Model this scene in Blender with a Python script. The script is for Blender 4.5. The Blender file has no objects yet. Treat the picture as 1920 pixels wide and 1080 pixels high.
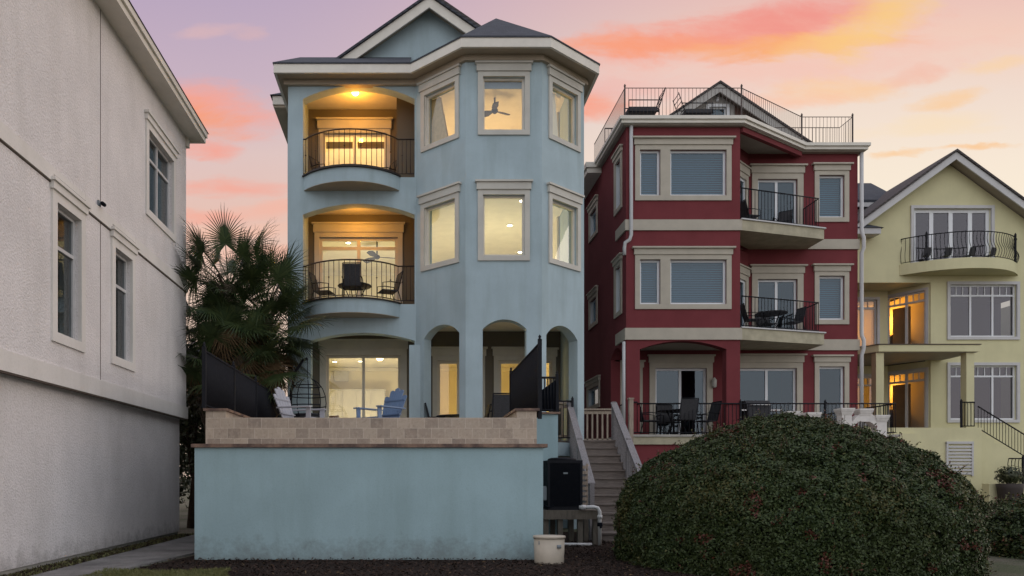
import bpy, bmesh, math, random
import numpy as np
from mathutils import Vector, Matrix, noise
from mathutils.geometry import tessellate_polygon
R = math.radians
random.seed(7); rng = np.random.default_rng(7)
scene = bpy.context.scene
COL = scene.collection

# ------------------------------------------------------------------ camera
F, CX, CY, H = 1400.0, 775.0, 897.0, 1.22          # focal length and principal point in photo pixels, eye height
cam_d = bpy.data.cameras.new("camera"); cam = bpy.data.objects.new("camera", cam_d); COL.objects.link(cam)
cam.location = (0, 0, H); cam.rotation_euler = (R(90), 0, 0)
cam_d.sensor_width = 36; cam_d.lens = 36 * F / 1920
cam_d.shift_x = (960 - CX) / 1920; cam_d.shift_y = (CY - 540) / 1920
cam_d.clip_start = 0.1; cam_d.clip_end = 3000
scene.camera = cam
scene.view_settings.view_transform = 'Standard'; scene.view_settings.look = 'None'
scene.view_settings.exposure = 0.0; scene.view_settings.gamma = 1.0
def X(px, d): return (px - CX) / F * d
def Z(py, d): return H + (CY - py) / F * d
def lin(r, g, b):
    f = lambda c: (c / 255 / 12.92) if c <= 10 else ((c / 255 + .055) / 1.055) ** 2.4
    return (f(r), f(g), f(b), 1)

# ------------------------------------------------------------------ world: dusk sky
SUN_AZ, SUN_EL = R(76), R(12)                      # low soft sunset light from the far right, just past the house fronts
world = bpy.data.worlds.new("World"); scene.world = world; world.use_nodes = True
nt = world.node_tree; nt.nodes.clear()
def N(t, **kw):
    n = nt.nodes.new(t)
    for k, v in kw.items(): setattr(n, k, v)
    return n
def sock(i, v):
    if hasattr(v, 'links') or isinstance(v, bpy.types.NodeSocket): nt.links.new(v, i)
    else: i.default_value = v
def M(op, a, b=0.0, c=0.0, clamp=False):
    n = N('ShaderNodeMath', operation=op); n.use_clamp = clamp
    sock(n.inputs[0], a); sock(n.inputs[1], b); sock(n.inputs[2], c); return n.outputs[0]
def MIX(f, a, b):
    n = N('ShaderNodeMix', data_type='RGBA'); sock(n.inputs[0], f); sock(n.inputs[6], a); sock(n.inputs[7], b); return n.outputs[2]
def RAMP(f, stops):
    n = N('ShaderNodeValToRGB'); e = n.color_ramp.elements
    while len(e) > 1: e.remove(e[-1])
    e[0].position = stops[0][0]; e[0].color = stops[0][1]
    for p, c in stops[1:]:
        k = e.new(p); k.color = c
    sock(n.inputs[0], f); return n.outputs[0]
def SMOOTH(v, lo, hi):
    n = N('ShaderNodeMapRange', interpolation_type='SMOOTHSTEP'); sock(n.inputs[0], v); n.inputs[1].default_value = lo; n.inputs[2].default_value = hi
    return n.outputs[0]
tc = N('ShaderNodeTexCoord'); sep = N('ShaderNodeSeparateXYZ'); nt.links.new(tc.outputs['Generated'], sep.inputs[0])
sx, sy, sz = sep.outputs
yy = M('MAXIMUM', sy, 0.08)
su, sv = M('DIVIDE', sx, yy), M('DIVIDE', sz, yy)   # tangents of azimuth and elevation about north
cmb = N('ShaderNodeCombineXYZ'); sock(cmb.inputs[0], su); sock(cmb.inputs[1], M('MULTIPLY', sv, 3.0))
def NOI(scale, det=5, rough=.55, dist=0.0):
    n = N('ShaderNodeTexNoise'); n.inputs['Scale'].default_value = scale; n.inputs['Detail'].default_value = det
    n.inputs['Roughness'].default_value = rough; n.inputs['Distortion'].default_value = dist
    nt.links.new(cmb.outputs[0], n.inputs['Vector']); return n
n1 = NOI(4.0, 6, .62, .3); n2 = NOI(9.0, 7, .68, .35)
s1 = N('ShaderNodeSeparateColor'); nt.links.new(n1.outputs['Color'], s1.inputs[0])
wu = M('ADD', su, M('MULTIPLY', M('SUBTRACT', s1.outputs[0], .5), .16))
wv = M('ADD', sv, M('MULTIPLY', M('SUBTRACT', s1.outputs[1], .5), .07))
vn = M('DIVIDE', sv, 0.66, clamp=True)
def st(py): return max(0, min(1, (CY - py) / F / 0.66))
left = RAMP(vn, [(0, lin(236, 208, 190)), (st(560), lin(243, 212, 192)), (st(420), lin(236, 196, 180)), (st(290), lin(227, 199, 194)), (st(150), lin(203, 180, 195)), (st(0), lin(190, 170, 193))])
right = RAMP(vn, [(0, lin(250, 228, 196)), (st(420), lin(254, 240, 216)), (st(300), lin(251, 234, 214)), (st(170), lin(244, 222, 207)), (st(60), lin(245, 208, 190)), (st(0), lin(240, 198, 186))])
col = MIX(SMOOTH(su, X(420, 1), X(1600, 1)), left, right)
BL = [  # photo px of the centre, half sizes, tilt, colour, strength
 (1440, 105, 420, 75, -4, (250, 196, 180), .75),
 (1400, 62, 330, 46, -6, (252, 158, 134), .9), (1200, 84, 190, 20, -2, (255, 160, 120), .95), (1480, 30, 230, 42, -6, (244, 150, 140), .8),
 (1480, 86, 230, 22, -4, (255, 178, 112), .9), (1655, 34, 120, 50, -28, (255, 218, 130), .75), (1560, 78, 110, 24, -12, (255, 206, 135), .65),
 (1570, 165, 160, 24, -5, (255, 208, 160), .8), (1470, 185, 140, 20, -4, (255, 196, 168), .6), (1725, 138, 45, 22, 0, (248, 192, 170), .7), (1790, 186, 70, 16, -10, (255, 206, 150), .8),
 (1865, 122, 70, 15, -8, (255, 214, 160), .7), (1825, 281, 70, 8, -3, (255, 200, 140), .85), (1690, 287, 60, 7, 0, (255, 205, 150), .8), (1740, 230, 120, 20, -4, (255, 226, 180), .5),
 (385, 205, 140, 52, 6, (252, 166, 146), .95), (365, 232, 90, 34, 4, (255, 158, 106), .8), (398, 279, 62, 18, 6, (252, 164, 144), .9), (420, 350, 110, 17, 3, (250, 170, 150), .85),
 (370, 402, 80, 14, 2, (252, 172, 150), .8), (500, 392, 110, 18, -2, (250, 184, 162), .7), (440, 430, 150, 16, 0, (255, 196, 168), .6), (500, 470, 120, 18, 0, (253, 186, 160), .6),
 (378, 56, 72, 17, -4, (222, 184, 186), .8), (468, 73, 40, 17, 6, (220, 182, 184), .7),
 (1110, 214, 100, 36, -4, (255, 160, 130), .9), (1130, 170, 80, 18, 0, (240, 184, 176), .6), (1240, 165, 140, 30, 3, (244, 196, 184), .55), (1300, 205, 120, 20, 0, (252, 190, 168), .5)]
for (bx, by, rx, ry, ang, c, s) in BL:
    cu, cv = X(bx, 1), (CY - by) / F
    du, dv = M('SUBTRACT', wu, cu), M('SUBTRACT', wv, cv)
    ca, sa = math.cos(R(-ang)), math.sin(R(-ang))
    a = M('MULTIPLY', M('ADD', M('MULTIPLY', du, ca), M('MULTIPLY', dv, sa)), F / rx)
    b = M('MULTIPLY', M('SUBTRACT', M('MULTIPLY', dv, ca), M('MULTIPLY', du, sa)), F / ry)
    d = M('ADD', M('MULTIPLY', a, a), M('MULTIPLY', b, b))
    dens = M('ADD', M('SUBTRACT', 1.0, d), M('MULTIPLY', M('SUBTRACT', n2.outputs['Fac'], .5), 2.6))
    col = MIX(M('MULTIPLY', SMOOTH(dens, -0.70, 1.55), s), col, lin(*c))
# the half of the sky over the sea, behind the viewer: cool dusk blue with soft cloud
n3 = N('ShaderNodeTexNoise'); n3.inputs['Scale'].default_value = 2.2; n3.inputs['Detail'].default_value = 5; nt.links.new(tc.outputs['Generated'], n3.inputs['Vector'])
east = RAMP(M('MULTIPLY', M('ADD', sz, .0), 1.0, clamp=True), [(0, (1.14, 1.03, 1.03, 1)), (.12, (1.12, 1.08, 1.10, 1)), (.4, (1.04, 1.10, 1.18, 1)), (1, (.92, .99, 1.12, 1))])
east = MIX(M('MULTIPLY', SMOOTH(n3.outputs['Fac'], .42, .7), .35), east, (1.2, 1.08, 1.06, 1))
col = MIX(SMOOTH(sy, 0.06, 0.34), east, col)
col = MIX(SMOOTH(sz, .62, .85), col, (.84, .86, 1.02, 1))
sky = N('ShaderNodeTexSky'); sky.sky_type = 'NISHITA'; sky.sun_disc = False; sky.sun_elevation = SUN_EL; sky.sun_rotation = SUN_AZ
bg1 = N('ShaderNodeBackground'); nt.links.new(col, bg1.inputs[0]); bg1.inputs[1].default_value = 0.95
bg2 = N('ShaderNodeBackground'); nt.links.new(sky.outputs[0], bg2.inputs[0]); bg2.inputs[1].default_value = 0.006
addw = N('ShaderNodeAddShader'); nt.links.new(bg1.outputs[0], addw.inputs[0]); nt.links.new(bg2.outputs[0], addw.inputs[1])
wo = N('ShaderNodeOutputWorld'); nt.links.new(addw.outputs[0], wo.inputs[0])

sun_d = bpy.data.lights.new("sun", 'SUN'); sun_d.energy = 0.38; sun_d.angle = R(24); sun_d.color = (1, .85, .74)
sun = bpy.data.objects.new("sun", sun_d); COL.objects.link(sun)
sd = Vector((math.sin(SUN_AZ) * math.cos(SUN_EL), math.cos(SUN_AZ) * math.cos(SUN_EL), math.sin(SUN_EL)))
sun.rotation_euler = sd.to_track_quat('Z', 'Y').to_euler()

# ------------------------------------------------------------------ materials
MATS = {}
class MB:
    def __init__(s, name):
        s.m = bpy.data.materials.new(name); s.m.use_nodes = True; s.t = s.m.node_tree; s.t.nodes.clear()
        s.out = s.t.nodes.new('ShaderNodeOutputMaterial'); s.p = s.t.nodes.new('ShaderNodeBsdfPrincipled')
        s.t.links.new(s.p.outputs[0], s.out.inputs[0]); s.tc = s.t.nodes.new('ShaderNodeTexCoord'); MATS[name] = s.m
    def node(s, t, **kw):
        n = s.t.nodes.new(t)
        for k, v in kw.items(): setattr(n, k, v)
        return n
    def link(s, a, b): s.t.links.new(a, b)
    def vec(s, scale=(1, 1, 1)):
        m = s.node('ShaderNodeMapping'); m.inputs['Scale'].default_value = scale; s.link(s.tc.outputs['Object'], m.inputs[0]); return m.outputs[0]
    def noise(s, scale, det=4, rough=.55, vs=(1, 1, 1)):
        n = s.node('ShaderNodeTexNoise'); n.inputs['Scale'].default_value = scale; n.inputs['Detail'].default_value = det; n.inputs['Roughness'].default_value = rough
        s.link(s.vec(vs), n.inputs['Vector']); return n.outputs['Fac']
    def rng(s, v, a, b, c=0., d=1.):
        n = s.node('ShaderNodeMapRange'); s.link(v, n.inputs[0])
        for i, k in enumerate((a, b, c, d)): n.inputs[i + 1].default_value = k
        return n.outputs[0]
    def mix(s, f, a, b, mode='MIX'):
        n = s.node('ShaderNodeMix', data_type='RGBA', blend_type=mode)
        for i, v in ((0, f), (6, a), (7, b)):
            if isinstance(v, bpy.types.NodeSocket): s.link(v, n.inputs[i])
            else: n.inputs[i].default_value = v
        return n.outputs[2]
    def mul(s, a, b):
        n = s.node('ShaderNodeMath', operation='MULTIPLY')
        for i, v in enumerate((a, b)):
            if isinstance(v, bpy.types.NodeSocket): s.link(v, n.inputs[i])
            else: n.inputs[i].default_value = v
        return n.outputs[0]
    def color(s, c):
        if isinstance(c, bpy.types.NodeSocket): s.link(c, s.p.inputs['Base Color'])
        else: s.p.inputs['Base Color'].default_value = c
    def bump(s, h, st_=.3, d=.01):
        n = s.node('ShaderNodeBump'); n.inputs['Strength'].default_value = st_; n.inputs['Distance'].default_value = d
        s.link(h, n.inputs['Height']); s.link(n.outputs[0], s.p.inputs['Normal'])
    def set(s, **kw):
        for k, v in kw.items(): s.p.inputs[k.replace('_', ' ')].default_value = v
        return s
def c4(r, g, b): return (r, g, b, 1)
def stucco(name, c, grain=60, bump=.35, var=.12, dirt=.25, dd=.006, spk=.22, base=0):
    m = MB(name); a = c4(*c); d = c4(*[k * (1 - var) for k in c]); e = c4(c[0] * .62, c[1] * .62, c[2] * .58)
    col = m.mix(m.rng(m.noise(1.3, 4), .35, .65), a, d)
    col = m.mix(m.mul(m.rng(m.noise(2.6, 5, .6, (1, 1, .14)), .47, .72), dirt), col, e)      # rain streaks
    col = m.mix(m.mul(m.rng(m.noise(grain * 1.2, 2), .5, .75), spk), col, e)
    if base:            # splashed soil along the foot of the wall
        sp = m.node('ShaderNodeSeparateXYZ'); m.link(m.tc.outputs['Object'], sp.inputs[0]); ad = m.node('ShaderNodeMath', operation='ADD'); m.link(sp.outputs[2], ad.inputs[0]); m.link(m.rng(m.noise(5, 6, .7), .3, .7, -.22, .22), ad.inputs[1])
        col = m.mix(m.mul(m.rng(ad.outputs[0], .34, .0), base), col, c4(.12, .105, .085))
    m.color(col); m.set(Roughness=.92, Specular_IOR_Level=.2); m.bump(m.noise(grain, 3, .6), bump, dd); return m.m
def paint(name, c, rough=.55, var=.1, sc=3, bump=0):
    m = MB(name); m.color(m.mix(m.rng(m.noise(sc, 4), .35, .7), c4(*c), c4(*[k * (1 - var) for k in c]))); m.set(Roughness=rough, Specular_IOR_Level=.3)
    if bump: m.bump(m.noise(40, 3), bump, .003)
    return m.m
stucco('blue_stucco', (.41, .515, .555), 55, .3, .12, .42)
stucco('blue_patio_stucco', (.37, .515, .55), 40, .25, .10, .34, base=.45)
stucco('white_stucco', (.79, .75, .735), 34, 1.0, .10, .26, .018, .55, base=.4)
stucco('white_band', (.75, .715, .67), 30, .25, .08, .22)
stucco('red_stucco', (.20, .046, .052), 60, .2, .15, .12)
stucco('yellow_stucco', (.68, .64, .395), 60, .2, .08, .12)
stucco('taupe_stucco', (.42, .385, .325), 60, .2, .1, .12)
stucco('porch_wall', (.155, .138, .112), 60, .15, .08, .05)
stucco('room_wall', (.78, .72, .55), 60, .05, .04, 0)
paint('ceiling_paint', (.80, .76, .64), .8)
paint('tan_trim', (.54, .525, .47), .55, .12)
paint('tan_soffit', (.42, .355, .27), .7)
paint('red_trim', (.48, .435, .355), .6, .12)
paint('slab_trim', (.46, .42, .30), .7, .25, 4)
paint('white_trim', (.56, .555, .55), .45, .1)
paint('white_vinyl', (.74, .76, .78), .35, .05)
paint('cream_trim', (.74, .70, .62), .55, .12)
paint('pale_frame', (.60, .56, .47), .45, .08)
paint('grey_soffit', (.36, .32, .27), .7)
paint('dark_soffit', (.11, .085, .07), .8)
paint('brown_siding', (.13, .075, .06), .85, .2); paint('siding', (.40, .385, .36), .7)
paint('blind', (.24, .29, .31), .6, .05)
paint('curtain', (.55, .42, .22), .9, .2, 12)
paint('dark_shade', (.22, .17, .10), .9)
paint('dull_blue', (.20, .28, .36), .8)
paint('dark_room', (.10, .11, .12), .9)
paint('floor_tile', (.42, .36, .29), .5, .2)
paint('concrete_trim', (.42, .40, .36), .8, .2)
paint('black_fabric', (.010, .012, .017), .95, .3, 20); MATS['black_fabric'].node_tree.nodes['Principled BSDF'].inputs['Specular IOR Level'].default_value = .05
paint('sling', (.05, .05, .055), .7, .3, 30)
paint('wicker', (.28, .15, .06), .7, .4, 60, .5)
paint('plastic_white', (.46, .46, .50), .4, .06)
paint('plastic_blue', (.16, .24, .38), .4, .08)
paint('tan_plastic', (.52, .46, .37), .5, .12, 6)
paint('pvc', (.62, .62, .61), .35, .08)
paint('box_grey', (.22, .25, .27), .5)
paint('white_concrete', (.74, .70, .66), .7, .15, 8, .2)
paint('terracotta', (.05, .04, .035), .7)
m = MB('black_metal'); m.color(m.mix(m.rng(m.noise(14, 3), .45, .75), c4(.012, .013, .017), c4(.018, .018, .022))); m.set(Roughness=.75, Specular_IOR_Level=.2)
m = MB('bronze_metal'); m.color(m.mix(m.rng(m.noise(14, 3), .45, .75), c4(.028, .020, .017), c4(.05, .032, .024))); m.set(Roughness=.5, Metallic=.3)
m = MB('rust_metal'); m.color(m.mix(m.rng(m.noise(14, 3), .4, .7), c4(.06, .045, .038), c4(.10, .07, .055))); m.set(Roughness=.6)
m = MB('steel'); m.color(c4(.5, .5, .5)); m.set(Roughness=.35, Metallic=1.0)
def shingle(name, c):
    m = MB(name); w = m.node('ShaderNodeTexWave', wave_type='BANDS', bands_direction='Z'); w.inputs['Scale'].default_value = 3.2; w.inputs['Distortion'].default_value = .4
    m.link(m.vec(), w.inputs['Vector'])
    v = m.node('ShaderNodeTexVoronoi', distance='CHEBYCHEV'); v.inputs['Scale'].default_value = 5; m.link(m.vec((1, 1, 2)), v.inputs['Vector'])
    col = m.mix(v.outputs['Color'], c4(*c), c4(*[k * 1.6 for k in c])); col = m.mix(m.rng(m.noise(50, 2), .4, .7), col, c4(*[k * .6 for k in c]))
    m.color(col); m.set(Roughness=.9); m.bump(w.outputs['Fac'], .5, .02); return m.m
shingle('roof_shingle', (.042, .046, .056)); shingle('brown_shingle', (.06, .052, .05))
def travertine():
    m = MB('travertine'); sp = m.node('ShaderNodeSeparateXYZ'); m.link(m.tc.outputs['Object'], sp.inputs[0])
    ad = m.node('ShaderNodeMath', operation='ADD'); m.link(sp.outputs[0], ad.inputs[0]); m.link(sp.outputs[1], ad.inputs[1])
    cb = m.node('ShaderNodeCombineXYZ'); m.link(ad.outputs[0], cb.inputs[0]); m.link(sp.outputs[2], cb.inputs[1])
    def brick(w, h, off, c1, c2, mo):
        b = m.node('ShaderNodeTexBrick'); b.offset = off; b.inputs['Scale'].default_value = 1; b.inputs['Brick Width'].default_value = w; b.inputs['Row Height'].default_value = h
        b.inputs['Mortar Size'].default_value = .004; b.inputs['Color1'].default_value = c1; b.inputs['Color2'].default_value = c2; b.inputs['Mortar'].default_value = mo
        b.inputs['Bias'].default_value = 0; b.inputs['Mortar Smooth'].default_value = .2; m.link(cb.outputs[0], b.inputs['Vector']); return b
    b = brick(.205, .152, .5, c4(.56, .46, .355), c4(.27, .21, .165), c4(.66, .57, .46))
    b2 = brick(.41, .304, .25, c4(.5, .47, .45), c4(.36, .33, .30), c4(.42, .4, .38))
    col = m.mix(.12, b.outputs['Color'], b2.outputs['Color'], 'MULTIPLY'); col = m.mix(.08, col, b2.outputs['Color'])
    col = m.mix(m.mul(m.rng(m.noise(7, 7, .7),   .42, .62), .5), col, c4(.40, .31, .235)); col = m.mix(m.mul(m.rng(m.noise(16, 5, .7), .5, .66), .3), col, c4(.62, .52, .41)); col = m.mix(m.mul(m.rng(m.noise(30, 4, .7), .55, .75), .5), col, c4(.13, .09, .065))
    m.color(col); m.set(Roughness=.6); m.bump(b.outputs['Fac'], -.4, .004); return m.m
travertine()
m = MB('coping_stone'); m.color(m.mix(m.rng(m.noise(3.5, 5, .7), .42, .6), c4(.24, .15, .105), c4(.085, .05, .04))); m.set(Roughness=.6); m.bump(m.noise(20, 4), .4, .006)
def wood(name, c, ax=(1, 8, 8)):
    m = MB(name); col = m.mix(m.rng(m.noise(5, 6, .65, ax), .35, .7), c4(*c), c4(*[k * .55 for k in c])); col = m.mix(m.mul(m.rng(m.noise(2, 3), .5, .7), .4), col, c4(c[0] * .8, c[1] * .9, c[2] * .95))
    m.color(col); m.set(Roughness=.85); m.bump(m.noise(8, 5, .7, ax), .4, .004); return m.m
wood('grey_wood', (.23, .19, .165)); wood('rail_wood', (.27, .25, .25), (8, 1, 8)); wood('stand_wood', (.17, .145, .115), (4, 4, 1)); wood('baluster_wood', (.40, .32, .25), (8, 8, 1))
def glass(name, refl, tint=(1, 1, 1), rough=0.0, tc=(.95, .97, 1, 1)):
    m = MB(name); m.t.nodes.remove(m.p)
    tr = m.node('ShaderNodeBsdfTransparent'); tr.inputs[0].default_value = c4(*tint); gl = m.node('ShaderNodeBsdfGlossy'); gl.inputs['Roughness'].default_value = rough
    gl.inputs[0].default_value = tc; nb = m.node('ShaderNodeBump'); nb.inputs['Strength'].default_value = .02; nb.inputs['Distance'].default_value = .02
    m.link(m.noise(1.2, 2), nb.inputs['Height']); m.link(nb.outputs[0], gl.inputs['Normal'])
    lw = m.node('ShaderNodeLayerWeight'); lw.inputs[0].default_value = .5; pw_ = m.node('ShaderNodeMath', operation='POWER'); m.link(lw.outputs['Facing'], pw_.inputs[0]); pw_.inputs[1].default_value = 5
    ad = m.node('ShaderNodeMath', operation='ADD'); ad.use_clamp = True
    m.link(pw_.outputs[0], ad.inputs[0]); ad.inputs[1].default_value = refl + .04
    mx = m.node('ShaderNodeMixShader'); m.link(ad.outputs[0], mx.inputs[0]); m.link(tr.outputs[0], mx.inputs[1]); m.link(gl.outputs[0], mx.inputs[2]); m.link(mx.outputs[0], m.out.inputs[0]); return m.m
glass('lit_glass', .06, (.95, .95, .92)); glass('dark_glass', .055, (.36, .50, .60), tc=(.72, .88, 1, 1)); glass('mirror_glass', .065, (.4, .43, .48), tc=(.95, .93, 1, 1)); glass('grey_glass', .06, (.45, .5, .5))
def emit(name, c, s):
    m = MB(name); m.t.nodes.remove(m.p); e = m.node('ShaderNodeEmission'); e.inputs[0].default_value = c4(*c); e.inputs[1].default_value = s; m.link(e.outputs[0], m.out.inputs[0]); return m.m
emit('lamp_glow', (1, .72, .32), 14); emit('lamp_white', (1, .90, .66), 9); emit('lamp_shade_glow', (1, .72, .36), 2.2)
def leaf(name, c, c2, rough=.45, spec=.5):
    m = MB(name); g = m.node('ShaderNodeNewGeometry'); col = m.mix(g.outputs['Random Per Island'], c4(*c), c4(*c2))
    col = m.mix(m.rng(m.noise(1.6, 4), .38, .66), col, m.mix(.5, col, c4(c2[0] * .6, c2[1] * .55, c2[2] * .5))); m.color(col); m.set(Roughness=rough, Specular_IOR_Level=spec)
    return m.m
leaf('hedge_leaf', (.014, .029, .008), (.066, .092, .030), .5, .25); leaf('hedge_olive', (.045, .055, .014), (.11, .105, .035), .5, .25)
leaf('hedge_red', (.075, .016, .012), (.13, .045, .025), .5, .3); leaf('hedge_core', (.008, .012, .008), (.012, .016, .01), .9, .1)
leaf('palm_leaf', (.022, .046, .018), (.075, .105, .038), .45, .35); leaf('palm_dead', (.10, .065, .035), (.16, .11, .06), .8, .1)
leaf('tree_leaf', (.022, .034, .014), (.06, .07, .025), .5)
paint('palm_trunk', (.10, .075, .055), .95, .5, 14, .8); paint('twig', (.07, .05, .035), .95, .4, 10, .5); paint('stem_green', (.06, .085, .03), .5, .3, 6)
leaf('grass_blade', (.075, .10, .025), (.20, .19, .07), .6); leaf('mulch_chip', (.018, .013, .011), (.075, .05, .04), .95, .1)
m = MB('mulch_soil'); m.color(m.mix(m.rng(m.noise(34, 6, .7), .38, .62), c4(.014, .011, .010), c4(.06, .042, .034))); m.set(Roughness=1.0, Specular_IOR_Level=.1); m.bump(m.noise(45, 5, .7), 1.0, .03)
m = MB('sandy_ground'); gc = m.mix(m.rng(m.noise(.7, 6, .65), .42, .58), c4(.14, .12, .085), c4(.065, .08, .03)); m.color(m.mix(m.rng(m.noise(25, 5), .4, .7), gc, c4(.05, .05, .03))); m.set(Roughness=1.0); m.bump(m.noise(30, 4), .8, .02)
m = MB('path_concrete'); pc = m.mix(m.rng(m.noise(1.4, 6, .65), .4, .66), c4(.26, .245, .235), c4(.12, .115, .11)); m.color(m.mix(m.rng(m.noise(40, 3), .5, .8), pc, c4(.09, .085, .08))); m.set(Roughness=.9); m.bump(m.noise(50, 4), .3, .006)
m = MB('lawn_soil'); m.color(m.mix(m.rng(m.noise(6, 5), .4, .65), c4(.085, .09, .03), c4(.05, .045, .022))); m.set(Roughness=1.0); m.bump(m.noise(60, 4), .8, .02)
m = MB('sea'); m.color(c4(.03, .05, .06)); m.set(Roughness=.2)

# ------------------------------------------------------------------ builders
ROOTS = {}
def tag(o, label, cat, group=None):
    o['label'] = label; o['category'] = cat
    if group: o['group'] = group
    return o
def thing(name, label, cat, loc=(0, 0, 0), group=None):
    o = bpy.data.objects.new(name, None); o.empty_display_size = .2; COL.objects.link(o); o.location = loc
    ROOTS[o] = Vector(loc); return tag(o, label, cat, group)
def root_of(o):
    while o.parent: o = o.parent
    return o
class S:
    """collects shapes in world coordinates and links them as ONE mesh object"""
    def __init__(s): s.v = []; s.f = []; s.mi = []; s.cur = 0; s.smooth = set()
    def add(s, vs, fs, smooth=False):
        b = len(s.v); s.v += [tuple(p) for p in vs]
        for q in fs:
            if smooth: s.smooth.add(len(s.f))
            s.f.append(tuple(i + b for i in q)); s.mi.append(s.cur)
        return s
    def box(s, x0, x1, y0, y1, z0, z1, fr=None):
        c = [(x, y, z) for x in (x0, x1) for y in (y0, y1) for z in (z0, z1)]
        if fr: c = [fr.p(*p) for p in c]
        return s.add(c, [(0, 1, 3, 2), (4, 6, 7, 5), (0, 4, 5, 1), (2, 3, 7, 6), (0, 2, 6, 4), (1, 5, 7, 3)])
    def prism(s, loops, w0, w1, fn):
        """loops of 2D points (outer first, then holes) extruded from w0 to w1; fn(a, b, w) -> world point"""
        n = sum(len(l) for l in loops); flat = [p for l in loops for p in l]
        tris = tessellate_polygon([[Vector((a, b, 0)) for a, b in l] for l in loops])
        vs = [fn(a, b, w0) for a, b in flat] + [fn(a, b, w1) for a, b in flat]
        fs = [tuple(t) for t in tris] + [tuple(i + n for i in reversed(t)) for t in tris]
        k = 0
        for l in loops:
            m_ = len(l)
            for i in range(m_):
                j = (i + 1) % m_; fs.append((k + i, k + j, n + k + j, n + k + i))
            k += m_
        return s.add(vs, fs)
    def slab(s, pts, z0, z1): return s.prism([pts], z0, z1, lambda a, b, w: (a, b, w))
    def beam(s, p, q, w, h, up=Vector((0, 0, 1))):
        p, q = Vector(p), Vector(q); d = (q - p).normalized(); sd_ = d.cross(up)
        if sd_.length < 1e-4: sd_ = d.cross(Vector((0, 1, 0)))
        sd_.normalize(); u = sd_.cross(d).normalized(); vs = []
        for e in (p, q):
            for a, b in ((-1, -1), (1, -1), (1, 1), (-1, 1)): vs.append(e + sd_ * (a * w / 2) + u * (b * h / 2))
        return s.add(vs, [(0, 3, 2, 1), (4, 5, 6, 7), (0, 1, 5, 4), (1, 2, 6, 5), (2, 3, 7, 6), (3, 0, 4, 7)])
    def tube(s, pts, r, n=8, r2=None, closed=False):
        pts = [Vector(p) for p in pts]; m_ = len(pts); vs = []; fs = []; prev = None
        for i, p in enumerate(pts):
            a = pts[(i - 1) % m_] if (closed or i > 0) else p; b = pts[(i + 1) % m_] if (closed or i < m_ - 1) else p
            d = (b - a).normalized(); ref = prev if prev is not None else (Vector((0, 0, 1)) if abs(d.z) < .9 else Vector((1, 0, 0)))
            u = (ref - d * ref.dot(d)).normalized(); prev = u; w = d.cross(u); rr = r if r2 is None else r + (r2 - r) * i / (m_ - 1)
            for k in range(n):
                t = 2 * math.pi * k / n; vs.append(p + (u * math.cos(t) + w * math.sin(t)) * rr)
        for i in range(m_ if closed else m_ - 1):
            j = (i + 1) % m_
            for k in range(n): fs.append((i * n + k, i * n + (k + 1) % n, j * n + (k + 1) % n, j * n + k))
        if not closed: fs += [tuple(range(n - 1, -1, -1)), tuple((m_ - 1) * n + k for k in range(n))]
        return s.add(vs, fs, True)
    def lathe(s, c, prof, n=16, sx_=1, sy_=1):
        vs = []; fs = []
        for (r, z) in prof:
            for k in range(n): t = 2 * math.pi * k / n; vs.append((c[0] + r * sx_ * math.cos(t), c[1] + r * sy_ * math.sin(t), c[2] + z))
        for i in range(len(prof) - 1):
            for k in range(n): fs.append((i * n + k, i * n + (k + 1) % n, (i + 1) * n + (k + 1) % n, (i + 1) * n + k))
        fs += [tuple(range(n - 1, -1, -1)), tuple((len(prof) - 1) * n + k for k in range(n))]
        return s.add(vs, fs, True)
    def build(s, name, mat, parent=None, kind=None, recalc=True, label=None):
        me = bpy.data.meshes.new(name); v = np.array(s.v, dtype=float)
        if parent is not None: org = ROOTS[root_of(parent)]
        else: org = Vector(((v[:, 0].min() + v[:, 0].max()) / 2, (v[:, 1].min() + v[:, 1].max()) / 2, v[:, 2].min())) if kind is None else Vector((0, 0, 0))
        v = v - np.array(org); me.from_pydata([tuple(p) for p in v], [], s.f)
        for mm in (mat if isinstance(mat, (list, tuple)) else [mat]): me.materials.append(MATS[mm])
        if len(me.materials) > 1: me.polygons.foreach_set('material_index', s.mi)
        if recalc:
            bm = bmesh.new(); bm.from_mesh(me); bmesh.ops.recalc_face_normals(bm, faces=bm.faces); bm.to_mesh(me); bm.free()
        if s.smooth: me.polygons.foreach_set('use_smooth', [i in s.smooth for i in range(len(s.f))]); 
        me.update(); o = bpy.data.objects.new(name, me); COL.objects.link(o)
        if parent is not None: o.parent = parent
        else: o.location = org
        if kind: o['kind'] = kind
        if label: o['label'] = label
        return o
class Fr:
    """wall frame: u along p0->p1, w outward, z up"""
    def __init__(s, p0, p1):
        s.o = Vector((p0[0], p0[1], 0)); d = Vector((p1[0] - p0[0], p1[1] - p0[1], 0)); s.L = d.length; s.u = d.normalized(); s.n = Vector((s.u.y, -s.u.x, 0))
    def p(s, u, w, z): q = s.o + s.u * u + s.n * w; return (q.x, q.y, z)
    def f(s, a, b, w): return s.p(a, w, b)
def rect(u0, u1, z0, z1): return [(u0, z0), (u1, z0), (u1, z1), (u0, z1)]
def arch(u0, u1, zb, zs, zt, n=20):
    c, r = (u0 + u1) / 2, (u1 - u0) / 2; h = zt - zs
    rad = (r * r + h * h) / (2 * h); cz = zt - rad; a0 = math.asin(min(1, r / rad))
    return [(u0, zb), (u1, zb)] + [(c + rad * math.sin(a), cz + rad * math.cos(a)) for a in [a0 - 2 * a0 * i / n for i in range(n + 1)]]
def wall(b, fr, z0, z1, holes=(), t=.28, u0=0, u1=None):
    return b.prism([rect(u0, fr.L if u1 is None else u1, z0, z1)] + list(holes), -t, 0, fr.f)
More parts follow.
